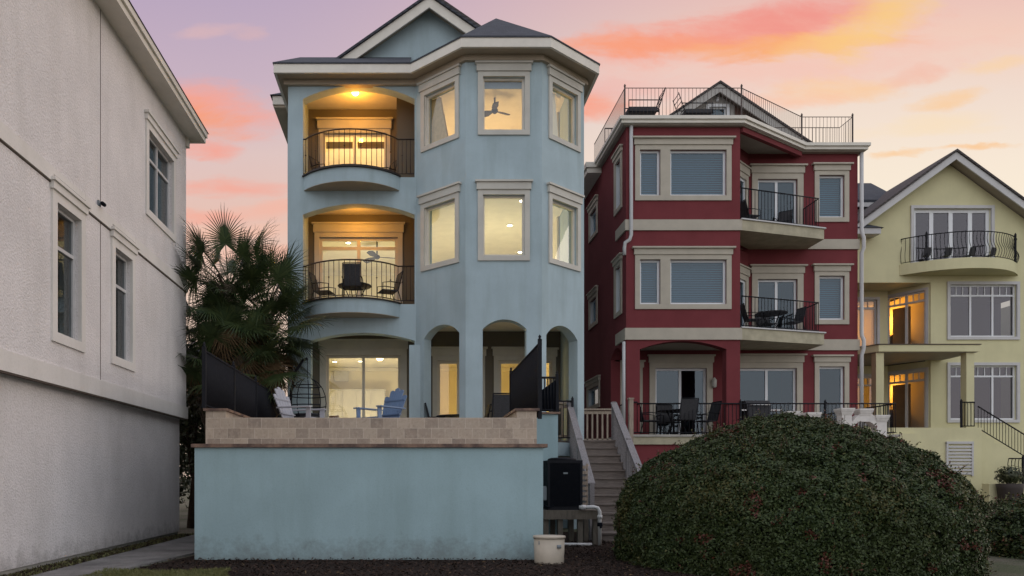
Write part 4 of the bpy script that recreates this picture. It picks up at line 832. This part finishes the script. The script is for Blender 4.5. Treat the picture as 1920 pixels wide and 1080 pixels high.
lo = lounger(); place(lo, (6.42, 20.95, 11.12), 0, 'dark deck lounger with raised back at the left corner of the roof deck', 'loungers on the roof deck', .8).scale.z = 1.15; place(lo, (7.9, 20.95, 11.12), R(180), 'dark deck lounger in front of the gable on the roof deck', 'loungers on the roof deck', .75).scale.z = 1.0
gr = thing('barbecue_grill', 'covered dark grill by the sliding door on the right of the red house porch', 'grill', (9.95, 21.5, RF)); gx, gy = 9.75, 21.3
b = S(); b.box(gx - .32, gx + .32, gy - .25, gy + .25, RF + .1, RF + .72); b.build('cabinet', 'sling', gr); b = S(); b.prism([[(-.25, .72), (.25, .72), (.25, .85), (.12, 1.0), (-.12, 1.0), (-.25, .85)]], gx - .34, gx + .34, lambda a, z, w: (w, gy + a, RF + z)); b.build('lid', 'sling', gr)
for s_ in (-1, 1): b = S(); b.box(gx + s_ * .5 - .16, gx + s_ * .5 + .16, gy - .22, gy + .22, RF + .70, RF + .74); b.build('side_shelf', 'steel', gr); b = S(); b.box(gx + s_ * .3 - .02, gx + s_ * .3 + .02, gy - .22, gy - .18, RF, RF + .1); b.build('leg', 'black_metal', gr)
b = S(); b.tube([(gx - .28, gy - .3, RF + .86), (gx + .28, gy - .3, RF + .86)], .014, 8); b.build('handle', 'steel', gr)

# ---- white ornamental masonry behind the hedge
WD = 18.5
ws = thing('white_balustrade', 'white ornamental masonry posts joined by a swooping arch, half hidden by the hedge', 'balustrade', (X(1610, WD), WD, 0)); s_w = WD / F
def ped(px, py, wpx, hh):
    x, z, w = X(px, WD), Z(py, WD), wpx * s_w / 2; b = S()
    for (k0, k1, z0, z1) in ((.70, .70, -hh, -.16), (.78, .78, -.16, -.12), (.86, .86, -.12, -.08), (.94, .94, -.08, -.045), (1, 1, -.045, 0)): b.box(x - w * k0, x + w * k0, WD - w * k0, WD + w * k0, z + z0 + .0005, z + z1)
    b.build('pedestal', 'white_concrete', ws)
ped(1583, 766, 26, 2.4); ped(1618, 767, 26, .32); ped(1648, 779, 26, 2.4)
b = S(); out_ = [(1592, 793), (1600, 783), (1610, 776), (1618, 773), (1626, 774), (1636, 783), (1646, 797), (1656, 812), (1650, 815), (1640, 803), (1630, 794), (1620, 789), (1610, 789), (1602, 793), (1596, 800)]
b.prism([[(X(a, WD), Z(c, WD)) for a, c in out_]], WD - .12, WD + .12, lambda a, z, w: (a, w, z)); b.build('arch', 'white_concrete', ws)
ped(1483, 772, 26, 2.4); ped(1521, 774, 26, 2.4); b = S(); b.box(X(1475, WD), X(1660, WD), WD - .1, WD + .1, .4, Z(800, WD) - .4); b.build('base_rail', 'white_concrete', ws)

# ================================================================== YELLOW HOUSE
yh = thing('yellow_house', 'pale yellow gabled house with a curved balcony at the right edge', 'house', (18.5, 28, 0)); Y1, Y2 = 26.5, 27.7
XL, XR = 14.6, 26.5; fy = Fr((XL, Y1), (XR, Y1)); uy_ = lambda x: x - XL; SO = 8.17
wd3 = (uy_(17.74), uy_(20.5)); wn2 = (uy_(19.03), uy_(21.4))
b = S(); b.prism([[(0, SO), (uy_(23.8), SO), (uy_(23.8), 8.88), (uy_(18.95), 12.42), (0, 9.22)], rect(*wd3, 8.80, 10.8)], -.28, 0, fy.f)
b.box(XL, 18.36, Y1 + .281, Y2 + 1, SO, SO + .2); b.prism([[(uy_(18.36), 0), (uy_(XR), 0), (uy_(XR), 8.8), (uy_(23.8), 8.8), (uy_(23.8), SO - .001), (uy_(18.36), SO - .001)], rect(*wn2, 6.24, 8.1), rect(*wn2, 3.3, 5.23)], -.28, 0, fy.f); b.build('front_wall', 'yellow_stucco', yh)
fa = Fr((17.55, Y2 + .2), (18.36, Y1 + .05)); fb = Fr((XL, Y2), (17.6, Y2)); YF2, YF1 = 5.72, 2.90
b = S()
for z0, z1, dt in ((YF2, SO, 7.95), (YF1, 5.4, 5.1)):
    wall(b, fa, z0, z1, [rect(.12, fa.L - .12, z0 + .02, dt)], .2); wall(b, fb, z0, z1, [rect(1.0, 2.6, z0 + .35, dt - .1)], .2)
    window(yh, fa, [(.12, fa.L - .12)], z0 + .02, dt, .08, 0, .07, 2, (dt - .35,), ('white_trim', 'white_trim', 'lit_glass'), munt=3, name='french_door', depth=.06, bottom=False)
    window(yh, fb, [(1.0, 2.6)], z0 + .35, dt - .1, .09, 0, .06, 2, (dt - .42,), ('white_trim', 'white_trim', 'mirror_glass'), munt=3, depth=.08)
b.build('entry_wall', 'yellow_stucco', yh)
ym = ('white_trim', 'white_vinyl', 'mirror_glass')
window(yh, fy, [wd3], 8.80, 10.8, .10, 0, .13, 4, (), ym, bottom=False, name='french_door', out=.05)
window(yh, fy, [wn2], 6.24, 8.1, .10, 0, .06, 3, (7.72,), ym, munt=3, out=.05); window(yh, fy, [wn2], 3.3, 5.23, .10, 0, .06, 3, (4.85,), ym, munt=3, out=.05)
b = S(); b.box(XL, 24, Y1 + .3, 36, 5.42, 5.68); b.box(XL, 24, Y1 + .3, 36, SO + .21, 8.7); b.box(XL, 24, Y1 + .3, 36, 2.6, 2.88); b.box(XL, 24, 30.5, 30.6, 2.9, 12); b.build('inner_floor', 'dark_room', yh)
b = S(); b.box(16.2, 18.6, 30.3, 30.4, 2.9, 8.1); b.box(18.6, 18.7, Y1 + .35, 30.29, 2.9, 5.4); b.box(18.6, 18.7, Y1 + .35, 30.29, 5.7, 8.1); b.build('inner_wall', 'room_wall', yh)
b = S(); dd_ = fa.p; 
for z0, z1 in ((YF2 + .02, 7.55), (YF1 + .02, 4.7)): b.box(.16, fa.L * .5 - .02, -.40, -.36, z0, z1, fa)
b.build('curtain', 'dark_shade', yh)
for zf, lb in ((YF2 - .02, 'dark sofa inside the upper orange lit doorway of the yellow house'), (YF1 - .02, 'dark sofa inside the lower orange lit doorway of the yellow house')):
    sf = thing('sofa', lb, 'sofa', (18.5, 28.5, zf)); b = S(); b.box(17.75, 18.58, 28.2, 28.9, zf, zf + .45); b.build('seat', 'sling', sf); b = S(); b.prism([[(17.8, .0), (18.58, .0), (18.58, .85), (18.35, .95), (18.0, .92), (17.8, .7)]], 28.05, 28.2, lambda a, z, w: (a, w, zf + z)); b.build('backrest', 'sling', sf)
point('hall_lamp', (18.2, 28.9, 7.3), 75, (1, .42, .06), .2); point('hall_lamp', (18.2, 28.9, 4.6), 42, (1, .42, .06), .2); point('hall_lamp', (16.4, 29.2, 6.6), 22, (1, .45, .12), .2)
b = S(); b.box(XR - .3, XR, Y1 + .001, 36, 0, 8.8); b.box(XL, XL + .3, Y2 + .01, 36, 0, 9.3); b.box(XL, XR, 36, 36.2, 0, 9.3); b.build('rear_wall', 'yellow_stucco', yh)
ya, ysl = (18.95, 12.62), .73
b = S()
for s_ in (-1, 1): L_ = 5.0; e = ya[0] + s_ * L_; b.prism([[ya, (e, ya[1] - L_ * ysl), (e, ya[1] - L_ * ysl - .26), (ya[0], ya[1] - .26)]], Y1 - .45, Y1 - .40, lambda a, z, w: (a, w, z))
b.build('rake_board', 'white_trim', yh); b = S()
for s_ in (-1, 1): L_ = 4.95; e = ya[0] + s_ * L_; b.prism([[(ya[0], ya[1] - .10), (e, ya[1] - L_ * ysl - .10), (e, ya[1] - L_ * ysl - .16), (ya[0], ya[1] - .16)]], Y1 - .399, Y1 + .4, lambda a, z, w: (a, w, z))
b.build('rake_soffit', 'grey_soffit', yh); b = S()
for s_ in (-1, 1): L_ = 5.2; e = ya[0] + s_ * L_; b.prism([[(ya[0], ya[1] + .09), (e, ya[1] - L_ * ysl + .09), (e, ya[1] - L_ * ysl + .01), (ya[0], ya[1] + .01)]], Y1 - .5, 36, lambda a, z, w: (a, w, z))
b.build('roof', 'brown_shingle', yh)
b = S(); b.add([(13.5, 29, 12.05), (19.0, 29, 12.05), (19.0, 31, 13.48), (13.5, 31, 13.48), (13.5, 29, 11.95), (19.0, 29, 11.95), (13.5, 33, 11.95), (19, 33, 11.95)], [(0, 1, 2, 3), (0, 4, 5, 1), (3, 2, 7, 6), (2, 1, 5, 7), (0, 3, 6, 4)]); b.build('rear_roof', 'roof_shingle', yh, recalc=False); b = S(); b.box(13.5, 18.9, 29.01, 29.06, 11.78, 11.945); b.box(13.6, 18.8, 29.3, 29.6, 8, 11.79); b.build('rear_fascia', 'white_trim', yh)
for xa, xb, zz in ((14.4, 16.3, 9.75), (20.98 + .05, 24.2, 10.55)):
    xa2 = xa if xa < 20 else 20.95 + 1.2
    b = S(); b.box(xa2, xb, Y1 - .48, Y1 - .02, zz, zz + .2); b.build('return_fascia', 'white_trim', yh); b = S(); cx_ = xb if xa < 20 else xa2; k = -1 if xa < 20 else 1
    b.add([(cx_ - k * .08, Y1 - .52, zz + .204), (cx_ + k * 1.9, Y1 - .52, zz + .204), (cx_ + k * 1.9, Y1 - .02, zz + .55), (cx_ + k * .55, Y1 - .02, zz + .55), (cx_ - k * .08, Y1 - .02, zz + .204)], [(0, 1, 2, 3), (0, 3, 4), (0, 4, 1)]); b.build('return_roof', 'roof_shingle', yh)
# balcony
yb = arc((17.25, Y1 - .01), (21.45, Y1 - .01), .95); b = S(); b.slab(yb + [(21.45, Y1 + .01), (17.25, Y1 + .01)], 8.42, 8.79); b.build('balcony', 'yellow_stucco', yh)
railing(yh, arc((17.3, Y1 - .02), (21.4, Y1 - .02), .88), 8.79, 9.70, 'black_metal', .12, .009, (yb[3], yb[16]), wavy=.07, top=.018)
YC = 24.8
cn = [(15.4, YC - .1), (18.75, YC - .1), (18.75, Y1 - .01), (18.2, Y1 - .01), (17.4, Y2 - .02), (14.7, Y2 - .02), (14.7, 25.9)]
b = S(); b.slab(cn, 5.42, 5.64); b.build('porch_roof', 'yellow_stucco', yh); b = S(); b.slab(offs(cn, .03), 5.645, 5.67); b.build('porch_cap', 'dark_soffit', yh); b = S(); b.slab(offs(cn, -.05), 5.40, 5.418); b.build('porch_soffit', 'grey_soffit', yh)
for x in (15.5, 18.5): b = S(); b.box(x - .13, x + .13, YC, YC + .26, YF1, 5.40); b.build('column', 'yellow_stucco', yh)
b = S(); b.box(14.7, 18.8, YC - .1, Y1 - .01, -.05, YF1); b.box(15.3, 16.6, YC - .22, YC - .101, .5, YF1 - .2); b.build('porch_base', 'yellow_stucco', yh)
b = S()
for k in range(9): b.box(17.65, 18.45, YC - .15, YC - .12, 1.35 + k * .11, 1.42 + k * .11)
b.box(17.6, 17.66, YC - .16, YC - .101, 1.3, 2.4); b.box(18.44, 18.5, YC - .16, YC - .101, 1.3, 2.4); b.box(17.6, 18.5, YC - .165, YC - .101, 2.36, 2.44); b.build('louver_door', 'white_trim', yh)
railing(yh, [(18.2, YC), (18.62, YC - .02), (18.62, YC + .6)], YF1, YF1 + .85, 'black_metal', .1, .01, ((18.2, YC),))
# stairs down the right side
ys = thing('yellow_staircase', 'yellow masonry steps with a black railing descending right of the yellow house porch', 'staircase', (20, 25, 0)); b = S()
for k in range(9): b.box(18.81 + k * .28, 19.09 + k * .28, YC + .1, YC + 1.2, -.05, YF1 - .17 * (k + 1))
b.build('steps', 'yellow_stucco', ys); b = S(); p, q = Vector((18.85, YC + .12, YF1 + .72)), Vector((21.4, YC + .12, YF1 - .83)); b.beam(p, q, .04, .03); b.beam(p - Vector((0, 0, .72)), q - Vector((0, 0, .72)), .03, .025)
for k in range(26): c = p.lerp(q, k / 25); b.tube([(c.x, c.y, c.z - .72), (c.x, c.y, c.z)], .009, 5)
b.build('railing', 'black_metal', ys); b = S(); b.box(18.2, 26, 23.6, 23.9, -.05, 1.05); b.build('side_base', 'yellow_stucco', ys)
yr = thing('black_railing', 'low black railing with wavy bars in front of the yellow house steps', 'railing', (20, 23.7, 1.05)); railing(yr, [(18.9, 23.7), (24, 23.7)], 1.05, 1.85, 'black_metal', .11, .011, ((19.35, 23.7),), wavy=.06, name='bars')
yp = thing('flower_pot', 'dark round pot with a bushy plant at the foot of the yellow house porch', 'plant', (18.55, 23.45, 0)); b = S(); b.lathe((18.62, 23.3, 0), [(.2, 0), (.3, .5), (.34, .9), (.36, 1.05), (.3, 1.06)], 16); b.build('pot', 'terracotta', yp)
for k, x in enumerate((17.9, 18.6, 19.4, 20.1)): place(ch, (x, 26.05, 8.8), R(180 + (k - 1.5) * 12), ['leftmost dark chair on the curved balcony of the yellow house', 'second dark chair from the left on the curved yellow balcony', 'third dark chair from the left on the curved yellow balcony', 'rightmost dark chair on the curved balcony of the yellow house'][k], GC, .43)

# ================================================================== PLANTS
def leaves_mesh(name, P, Nn, size, mats, mi, parent, asp=.5, kind=None):
    """one leaf-shaped quad per point P with normal Nn"""
    n = len(P); r = rng.normal(size=(n, 3)); t = np.cross(Nn, r); t /= np.linalg.norm(t, axis=1)[:, None] + 1e-9; bb = np.cross(Nn, t)
    s = (size * rng.uniform(.6, 1.25, n))[:, None]; v = np.empty((n, 4, 3)); fold = Nn * s * .18
    v[:, 0] = P - t * s; v[:, 1] = P - bb * s * asp + fold; v[:, 2] = P + t * s; v[:, 3] = P + bb * s * asp + fold
    v = v.reshape(-1, 3)
    if parent is not None: v = v - np.array(ROOTS[root_of(parent)])
    me = bpy.data.meshes.new(name); me.vertices.add(4 * n); me.vertices.foreach_set('co', v.ravel()); me.loops.add(4 * n); me.loops.foreach_set('vertex_index', np.arange(4 * n, dtype=np.int32)); me.polygons.add(n)
    me.polygons.foreach_set('loop_start', np.arange(0, 4 * n, 4, dtype=np.int32)); me.polygons.foreach_set('loop_total', np.full(n, 4, dtype=np.int32))
    for m_ in mats: me.materials.append(MATS[m_])
    me.polygons.foreach_set('material_index', mi.astype(np.int32)); me.update(calc_edges=True); me.validate(); o = bpy.data.objects.new(name, me); COL.objects.link(o)
    if parent is not None: o.parent = parent
    if kind: o['kind'] = kind
    return o
def nz(P, s, o=0.0): return np.array([noise.noise(Vector((p[0] * s + o, p[1] * s, p[2] * s))) for p in P])
def hedge(label, c, rx, ry, h, n, leaf_s=.035, prof=2.6, core=.93):
    t = thing('hedge', label, 'hedge', (c[0], c[1], 0)); cc = np.array([c[0], c[1], 0.0])
    pr = np.array([(1.0, 0), (1.005, .18), (.995, .34), (.965, .46), (.91, .56), (.82, .665), (.70, .755), (.55, .845), (.38, .92), (.2, .98), (0, 1.0)]); seg = np.hypot(np.diff(pr[:, 0]) * (rx + ry) / 2, np.diff(pr[:, 1]) * h); cl = np.concatenate([[0], np.cumsum(seg)]); cl /= cl[-1]
    def surf(u, v):     # angle and 0..1 up the clipped profile -> point
        r_ = np.interp(v, cl, pr[:, 0]); z_ = np.interp(v, cl, pr[:, 1]); c_, s_ = np.cos(u), np.sin(u); k = (np.abs(c_) ** prof + np.abs(s_) ** prof) ** (-1 / prof); return np.stack([c_ * k * r_, s_ * k * r_, z_], 1)
    u = rng.uniform(0, 2 * np.pi, n * 5); v = rng.uniform(0, 1, n * 5); q = surf(u, v); ok = rng.uniform(size=n * 5) < np.interp(v, cl, pr[:, 0]) + .02; u, v, q = u[ok], v[ok], q[ok]; P = q * np.array([rx, ry, h])
    d1_ = (surf(u + .01, v) - surf(u - .01, v)) * np.array([rx, ry, h]); d2_ = (surf(u, np.minimum(v + .02, 1)) - surf(u, np.maximum(v - .02, 0))) * np.array([rx, ry, h]); Nn = np.cross(d1_, d2_); Nn /= np.linalg.norm(Nn, axis=1)[:, None] + 1e-9
    w = P[:, 1] < ry * .45                                          # most leaves on the side one walks along
    keep = np.where(w | (rng.uniform(size=len(P)) < .4))[0][:n]; P, Nn = P[keep], Nn[keep]
    lump = nz(P, 1.1) * .06 + nz(P, 4.0, 9) * .065 + nz(P, 9, 3) * .045; P = P + Nn * (lump - np.abs(rng.normal(0, .05, len(P))) + (rng.uniform(size=len(P)) > .985) * rng.uniform(0, .09, len(P)))[:, None]
    Nl = Nn * .75 + rng.normal(0, .62, P.shape); Nl[:, 2] += .25; Nl /= np.linalg.norm(Nl, axis=1)[:, None]
    rm_ = nz(P, 1.9, 20) + nz(P, 6, 5) * .55; om = nz(P, 1.1, 40)
    mi = np.where((rm_ > .50) & (rng.uniform(size=len(P)) < .55), 2, np.where(om + rng.normal(0, .25, len(P)) > .45, 1, 0))
    leaves_mesh('foliage', P + cc, Nl, leaf_s, ['hedge_leaf', 'hedge_olive', 'hedge_red'], mi, t)
    sp_ = rng.choice(len(P), 420, replace=False); SP, SN = [], []; tw = S()      # stray shoots above the clipped face
    for i in sp_:
        d = Nn[i] * .7 + np.array([0, 0, .5]) + rng.normal(0, .3, 3); d /= np.linalg.norm(d); L = rng.uniform(.05, .17); a_ = P[i] + cc
        tw.tube([tuple(a_ - d * .05), tuple(a_ + d * L * .5), tuple(a_ + d * L)], .003, 4)
        for k in range(7): SP.append(P[i] + d * L * (k + 1) / 7 + rng.normal(0, .012, 3)); SN.append(rng.normal(size=3))
    SP, SN = np.array(SP), np.array(SN); SN /= np.linalg.norm(SN, axis=1)[:, None]; leaves_mesh('shoots', SP + cc, SN, leaf_s * .9, ['hedge_olive', 'hedge_red'], (rng.uniform(size=len(SP)) < .2).astype(int), t, kind='stuff')
    tw.build('twigs', 'twig', t)['kind'] = 'stuff'
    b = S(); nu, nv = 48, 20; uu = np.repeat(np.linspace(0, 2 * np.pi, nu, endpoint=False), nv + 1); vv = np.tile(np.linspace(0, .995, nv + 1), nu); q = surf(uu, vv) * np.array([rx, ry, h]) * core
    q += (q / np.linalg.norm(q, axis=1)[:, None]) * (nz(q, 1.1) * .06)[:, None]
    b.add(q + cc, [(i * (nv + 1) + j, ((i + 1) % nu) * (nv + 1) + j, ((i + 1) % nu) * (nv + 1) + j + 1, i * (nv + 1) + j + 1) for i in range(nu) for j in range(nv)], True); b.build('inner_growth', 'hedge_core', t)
    return t
hedge('huge rounded clipped hedge with reddish leaf tips in the right foreground', (5.36, 10.8), 2.31, 2.31, 2.1, 230000, .0215, 2.08)
hedge('smaller clipped hedge at the right edge behind the huge one', (10.75, 11.9), 1.65, 1.65, 1.03, 34000, .028)
# pot plant foliage
n = 900; q = rng.normal(size=(n, 3)); q /= np.linalg.norm(q, axis=1)[:, None]; P = q * rng.uniform(.4, 1, n)[:, None] * np.array([.42, .42, .34]) + np.array([18.62, 23.3, 1.3]); leaves_mesh('foliage', P, q, .05, ['tree_leaf'], np.zeros(n), yp)

# ---- palms
def frond_mesh(seed, dead=False):
    r = random.Random(seed); b = S(); pl = r.uniform(.75, 1.05); pts = [Vector((0, 0, 0))]
    for k in range(1, 7): t = k / 6; pts.append(Vector((pl * t, 0, -.10 * t * t)))
    b.cur = 0; b.tube(pts, .018, 5, .010); hub = pts[-1]; nl = 42
    b.cur = 1
    for i in range(nl):
        a = (i / (nl - 1) - .5) * R(250); L = (.82 - .22 * abs(a) / R(125)) * r.uniform(.88, 1.08); rt = hub + Vector((.20 * (1 - abs(a) / R(140)), 0, -.03)); d = Vector((math.cos(a), math.sin(a), .0)); sd_ = Vector((-d.y, d.x, 0)); prev = None
        for k, t in enumerate((0, .35, .65, .85, 1)):
            w = (.009, .015, .010, .005, .001)[k]; dr_ = -(.06 * t + .36 * t ** 3 * r.uniform(.4, 1.3)) * L * (.7 if not dead else 1.9) - .15 * (1 - abs(math.cos(a / 2))) * t; c = rt + d * (L * t) + Vector((-.12 * t * t * abs(a), 0, dr_ + .10 * math.cos(a * 1.4) * t)); cur = (c - sd_ * w + Vector((0, 0, .3 * w)), c + sd_ * w + Vector((0, 0, .3 * w)))
            if prev: b.add([prev[0], prev[1], cur[1], cur[0]], [(0, 1, 2, 3)])
            prev = cur
    me = bpy.data.meshes.new('frond'); me.from_pydata(b.v, [], b.f); me.materials.append(MATS['stem_green' if not dead else 'palm_dead']); me.materials.append(MATS['palm_leaf' if not dead else 'palm_dead']); me.polygons.foreach_set('material_index', b.mi); me.update(); return me
FM = [frond_mesh(k) for k in range(5)]; FD = [frond_mesh(90 + k, True) for k in range(2)]
def palm(label, base, ztop, nf, spread, seed, lean=(0, 0)):
    r = random.Random(seed); t = thing('palm_tree', label, 'palm', base, 'fan palms beside the blue house'); top = Vector((base[0] + lean[0], base[1] + lean[1], ztop)); b = S()
    tp = [Vector(base).lerp(top, k / 8) for k in range(9)]; b.tube([p + Vector((r.uniform(-.02, .02), 0, 0)) for p in tp], .20, 12, .17)
    for k in range(70):
        z = r.uniform(.35, .99); a = r.uniform(0, 6.28); c = Vector(base).lerp(top, z); b.beam(c + Vector((.17 * math.cos(a), .17 * math.sin(a), 0)), c + Vector((.33 * math.cos(a), .33 * math.sin(a), .28)), .07, .025)
    b.build('trunk', 'palm_trunk', t)
    for k in range(nf):
        f = k / (nf - 1); el = R(82 - 150 * f ** .9) + R(r.uniform(-9, 9)); az = k * 2.39996 + r.uniform(-.25, .25); dead = f > .82
        o = bpy.data.objects.new('frond', (FD[k % 2] if dead else FM[k % 5])); COL.objects.link(o); o.parent = t; s_ = spread * r.uniform(.85, 1.1) * (.9 if el > R(60) else 1)
        o.matrix_local = Matrix.Translation(top - Vector(base) + Vector((0, 0, -.35 * f))) @ Matrix.Rotation(az, 4, 'Z') @ Matrix.Rotation(-el, 4, 'Y') @ Matrix.Rotation(r.uniform(-.5, .5), 4, 'X') @ Matrix.Diagonal((s_, s_, s_, 1))
    return t
palm('tallest fan palm, standing left of the black fence between the white and blue houses', (-4.05, 16.6, 0), 5.5, 42, .95, 3, (-.05, 0))
palm('fan palm leaning against the left corner of the blue house', (-3.45, 17.1, 0), 4.95, 50, 1.0, 5, (.08, -.1))
palm('lower fan palm in front of the other two, drooping over the black fence', (-3.8, 16.4, 0), 3.9, 44, .9, 9, (-.02, .1))
palm('fan palm tucked against the corner of the white house', (-4.55, 17.2, 0), 4.6, 32, .85, 12, (-.1, 0))
def leafy_tree(label, c, h, r, n, seed, grp='trees in the gap behind the palms'):
    rr = random.Random(seed); t = thing('tree', label, 'tree', (c[0], c[1], 0), grp); b = S(); b.tube([(c[0], c[1], 0), (c[0] + .1, c[1], h * .35), (c[0] - .05, c[1], h * .75)], .14, 8, .05)
    for k in range(7):
        a = rr.uniform(0, 6.28); z = h * rr.uniform(.3, .6); b.tube([(c[0], c[1], z), (c[0] + r * .45 * math.cos(a), c[1] + r * .45 * math.sin(a), z + h * .16), (c[0] + r * .8 * math.cos(a), c[1] + r * .8 * math.sin(a), z + h * .3)], .05, 6, .012)
    b.build('trunk', 'twig', t); P = []; 
    for k in range(34):
        a = rr.uniform(0, 6.28); q = math.sqrt(rr.random()); z = rr.uniform(.18, 1); wd = math.sin(math.pi * min(1, .25 + z * .75)) ** .6; cc = np.array([c[0] + r * q * wd * math.cos(a), c[1] + r * q * wd * math.sin(a), h * z]); P.append(cc + rng.normal(0, r * .16, (n // 34, 3)))
    P = np.concatenate(P); Nn = rng.normal(size=P.shape); Nn[:, 2] += .5; Nn /= np.linalg.norm(Nn, axis=1)[:, None]; leaves_mesh('crown', P, Nn, .07, ['tree_leaf'], np.zeros(len(P)), t); return t
leafy_tree('dark leafy shrub tree just behind the corner of the white house', (-5.45, 18.4), 4.3, .9, 9000, 1)
leafy_tree('dark bushy tree filling the gap below the palm crowns', (-6.6, 23.5), 5.0, 1.7, 9000, 2)
leafy_tree('dark tree hugging the left side of the blue house', (-3.95, 20.6), 3.6, .7, 6000, 3)
leafy_tree('low round shrub tree far back in the gap between the houses', (-8.4, 29), 4.6, 2.2, 7000, 4)

# ---- mulch chips and grass
n = 16000; P = np.stack([rng.uniform(-4.2, 4.6, n), rng.uniform(8.6, 14.6, n), rng.uniform(.008, .035, n)], 1); k = (P[:, 1] < 11.14) | (P[:, 0] > 1.98); k &= (P[:, 0] > -3.75 + (P[:, 1] - 10) * .15); k &= ~((P[:, 0] < -2.4) & (P[:, 1] < 9.75)); P = P[k]
Nn = rng.normal(0, .45, P.shape); Nn[:, 2] = 1; Nn /= np.linalg.norm(Nn, axis=1)[:, None]; leaves_mesh('mulch_chips', P, Nn, .028, ['mulch_chip', 'palm_dead'], (rng.uniform(size=len(P)) < .035).astype(int), None, .35, 'stuff')
n = 9000; P = np.stack([rng.uniform(-4.02, -2.3, n), rng.uniform(8.1, 9.9, n), rng.uniform(.015, .04, n)], 1); k = (P[:, 1] < 9.75 + nz(P, 2) * .3) & ((P[:, 0] < -2.4) | (P[:, 1] < 9.3)); P = P[k]
Nn = rng.normal(size=P.shape); Nn[:, 2] *= .15; Nn /= np.linalg.norm(Nn, axis=1)[:, None]; leaves_mesh('grass', P, Nn, .04, ['grass_blade'], np.zeros(len(P)), None, .12, 'stuff')
n = 7000; P = np.stack([rng.uniform(-4.99, -4.66, n), rng.uniform(7.5, 15.9, n), rng.uniform(.01, .05, n)], 1); Nn = rng.normal(size=P.shape); Nn[:, 2] *= .3; Nn /= np.linalg.norm(Nn, axis=1)[:, None]
leaves_mesh('weeds', P, Nn, .03, ['grass_blade', 'mulch_chip'], (rng.uniform(size=n) < .55).astype(int), None, .25, 'stuff')
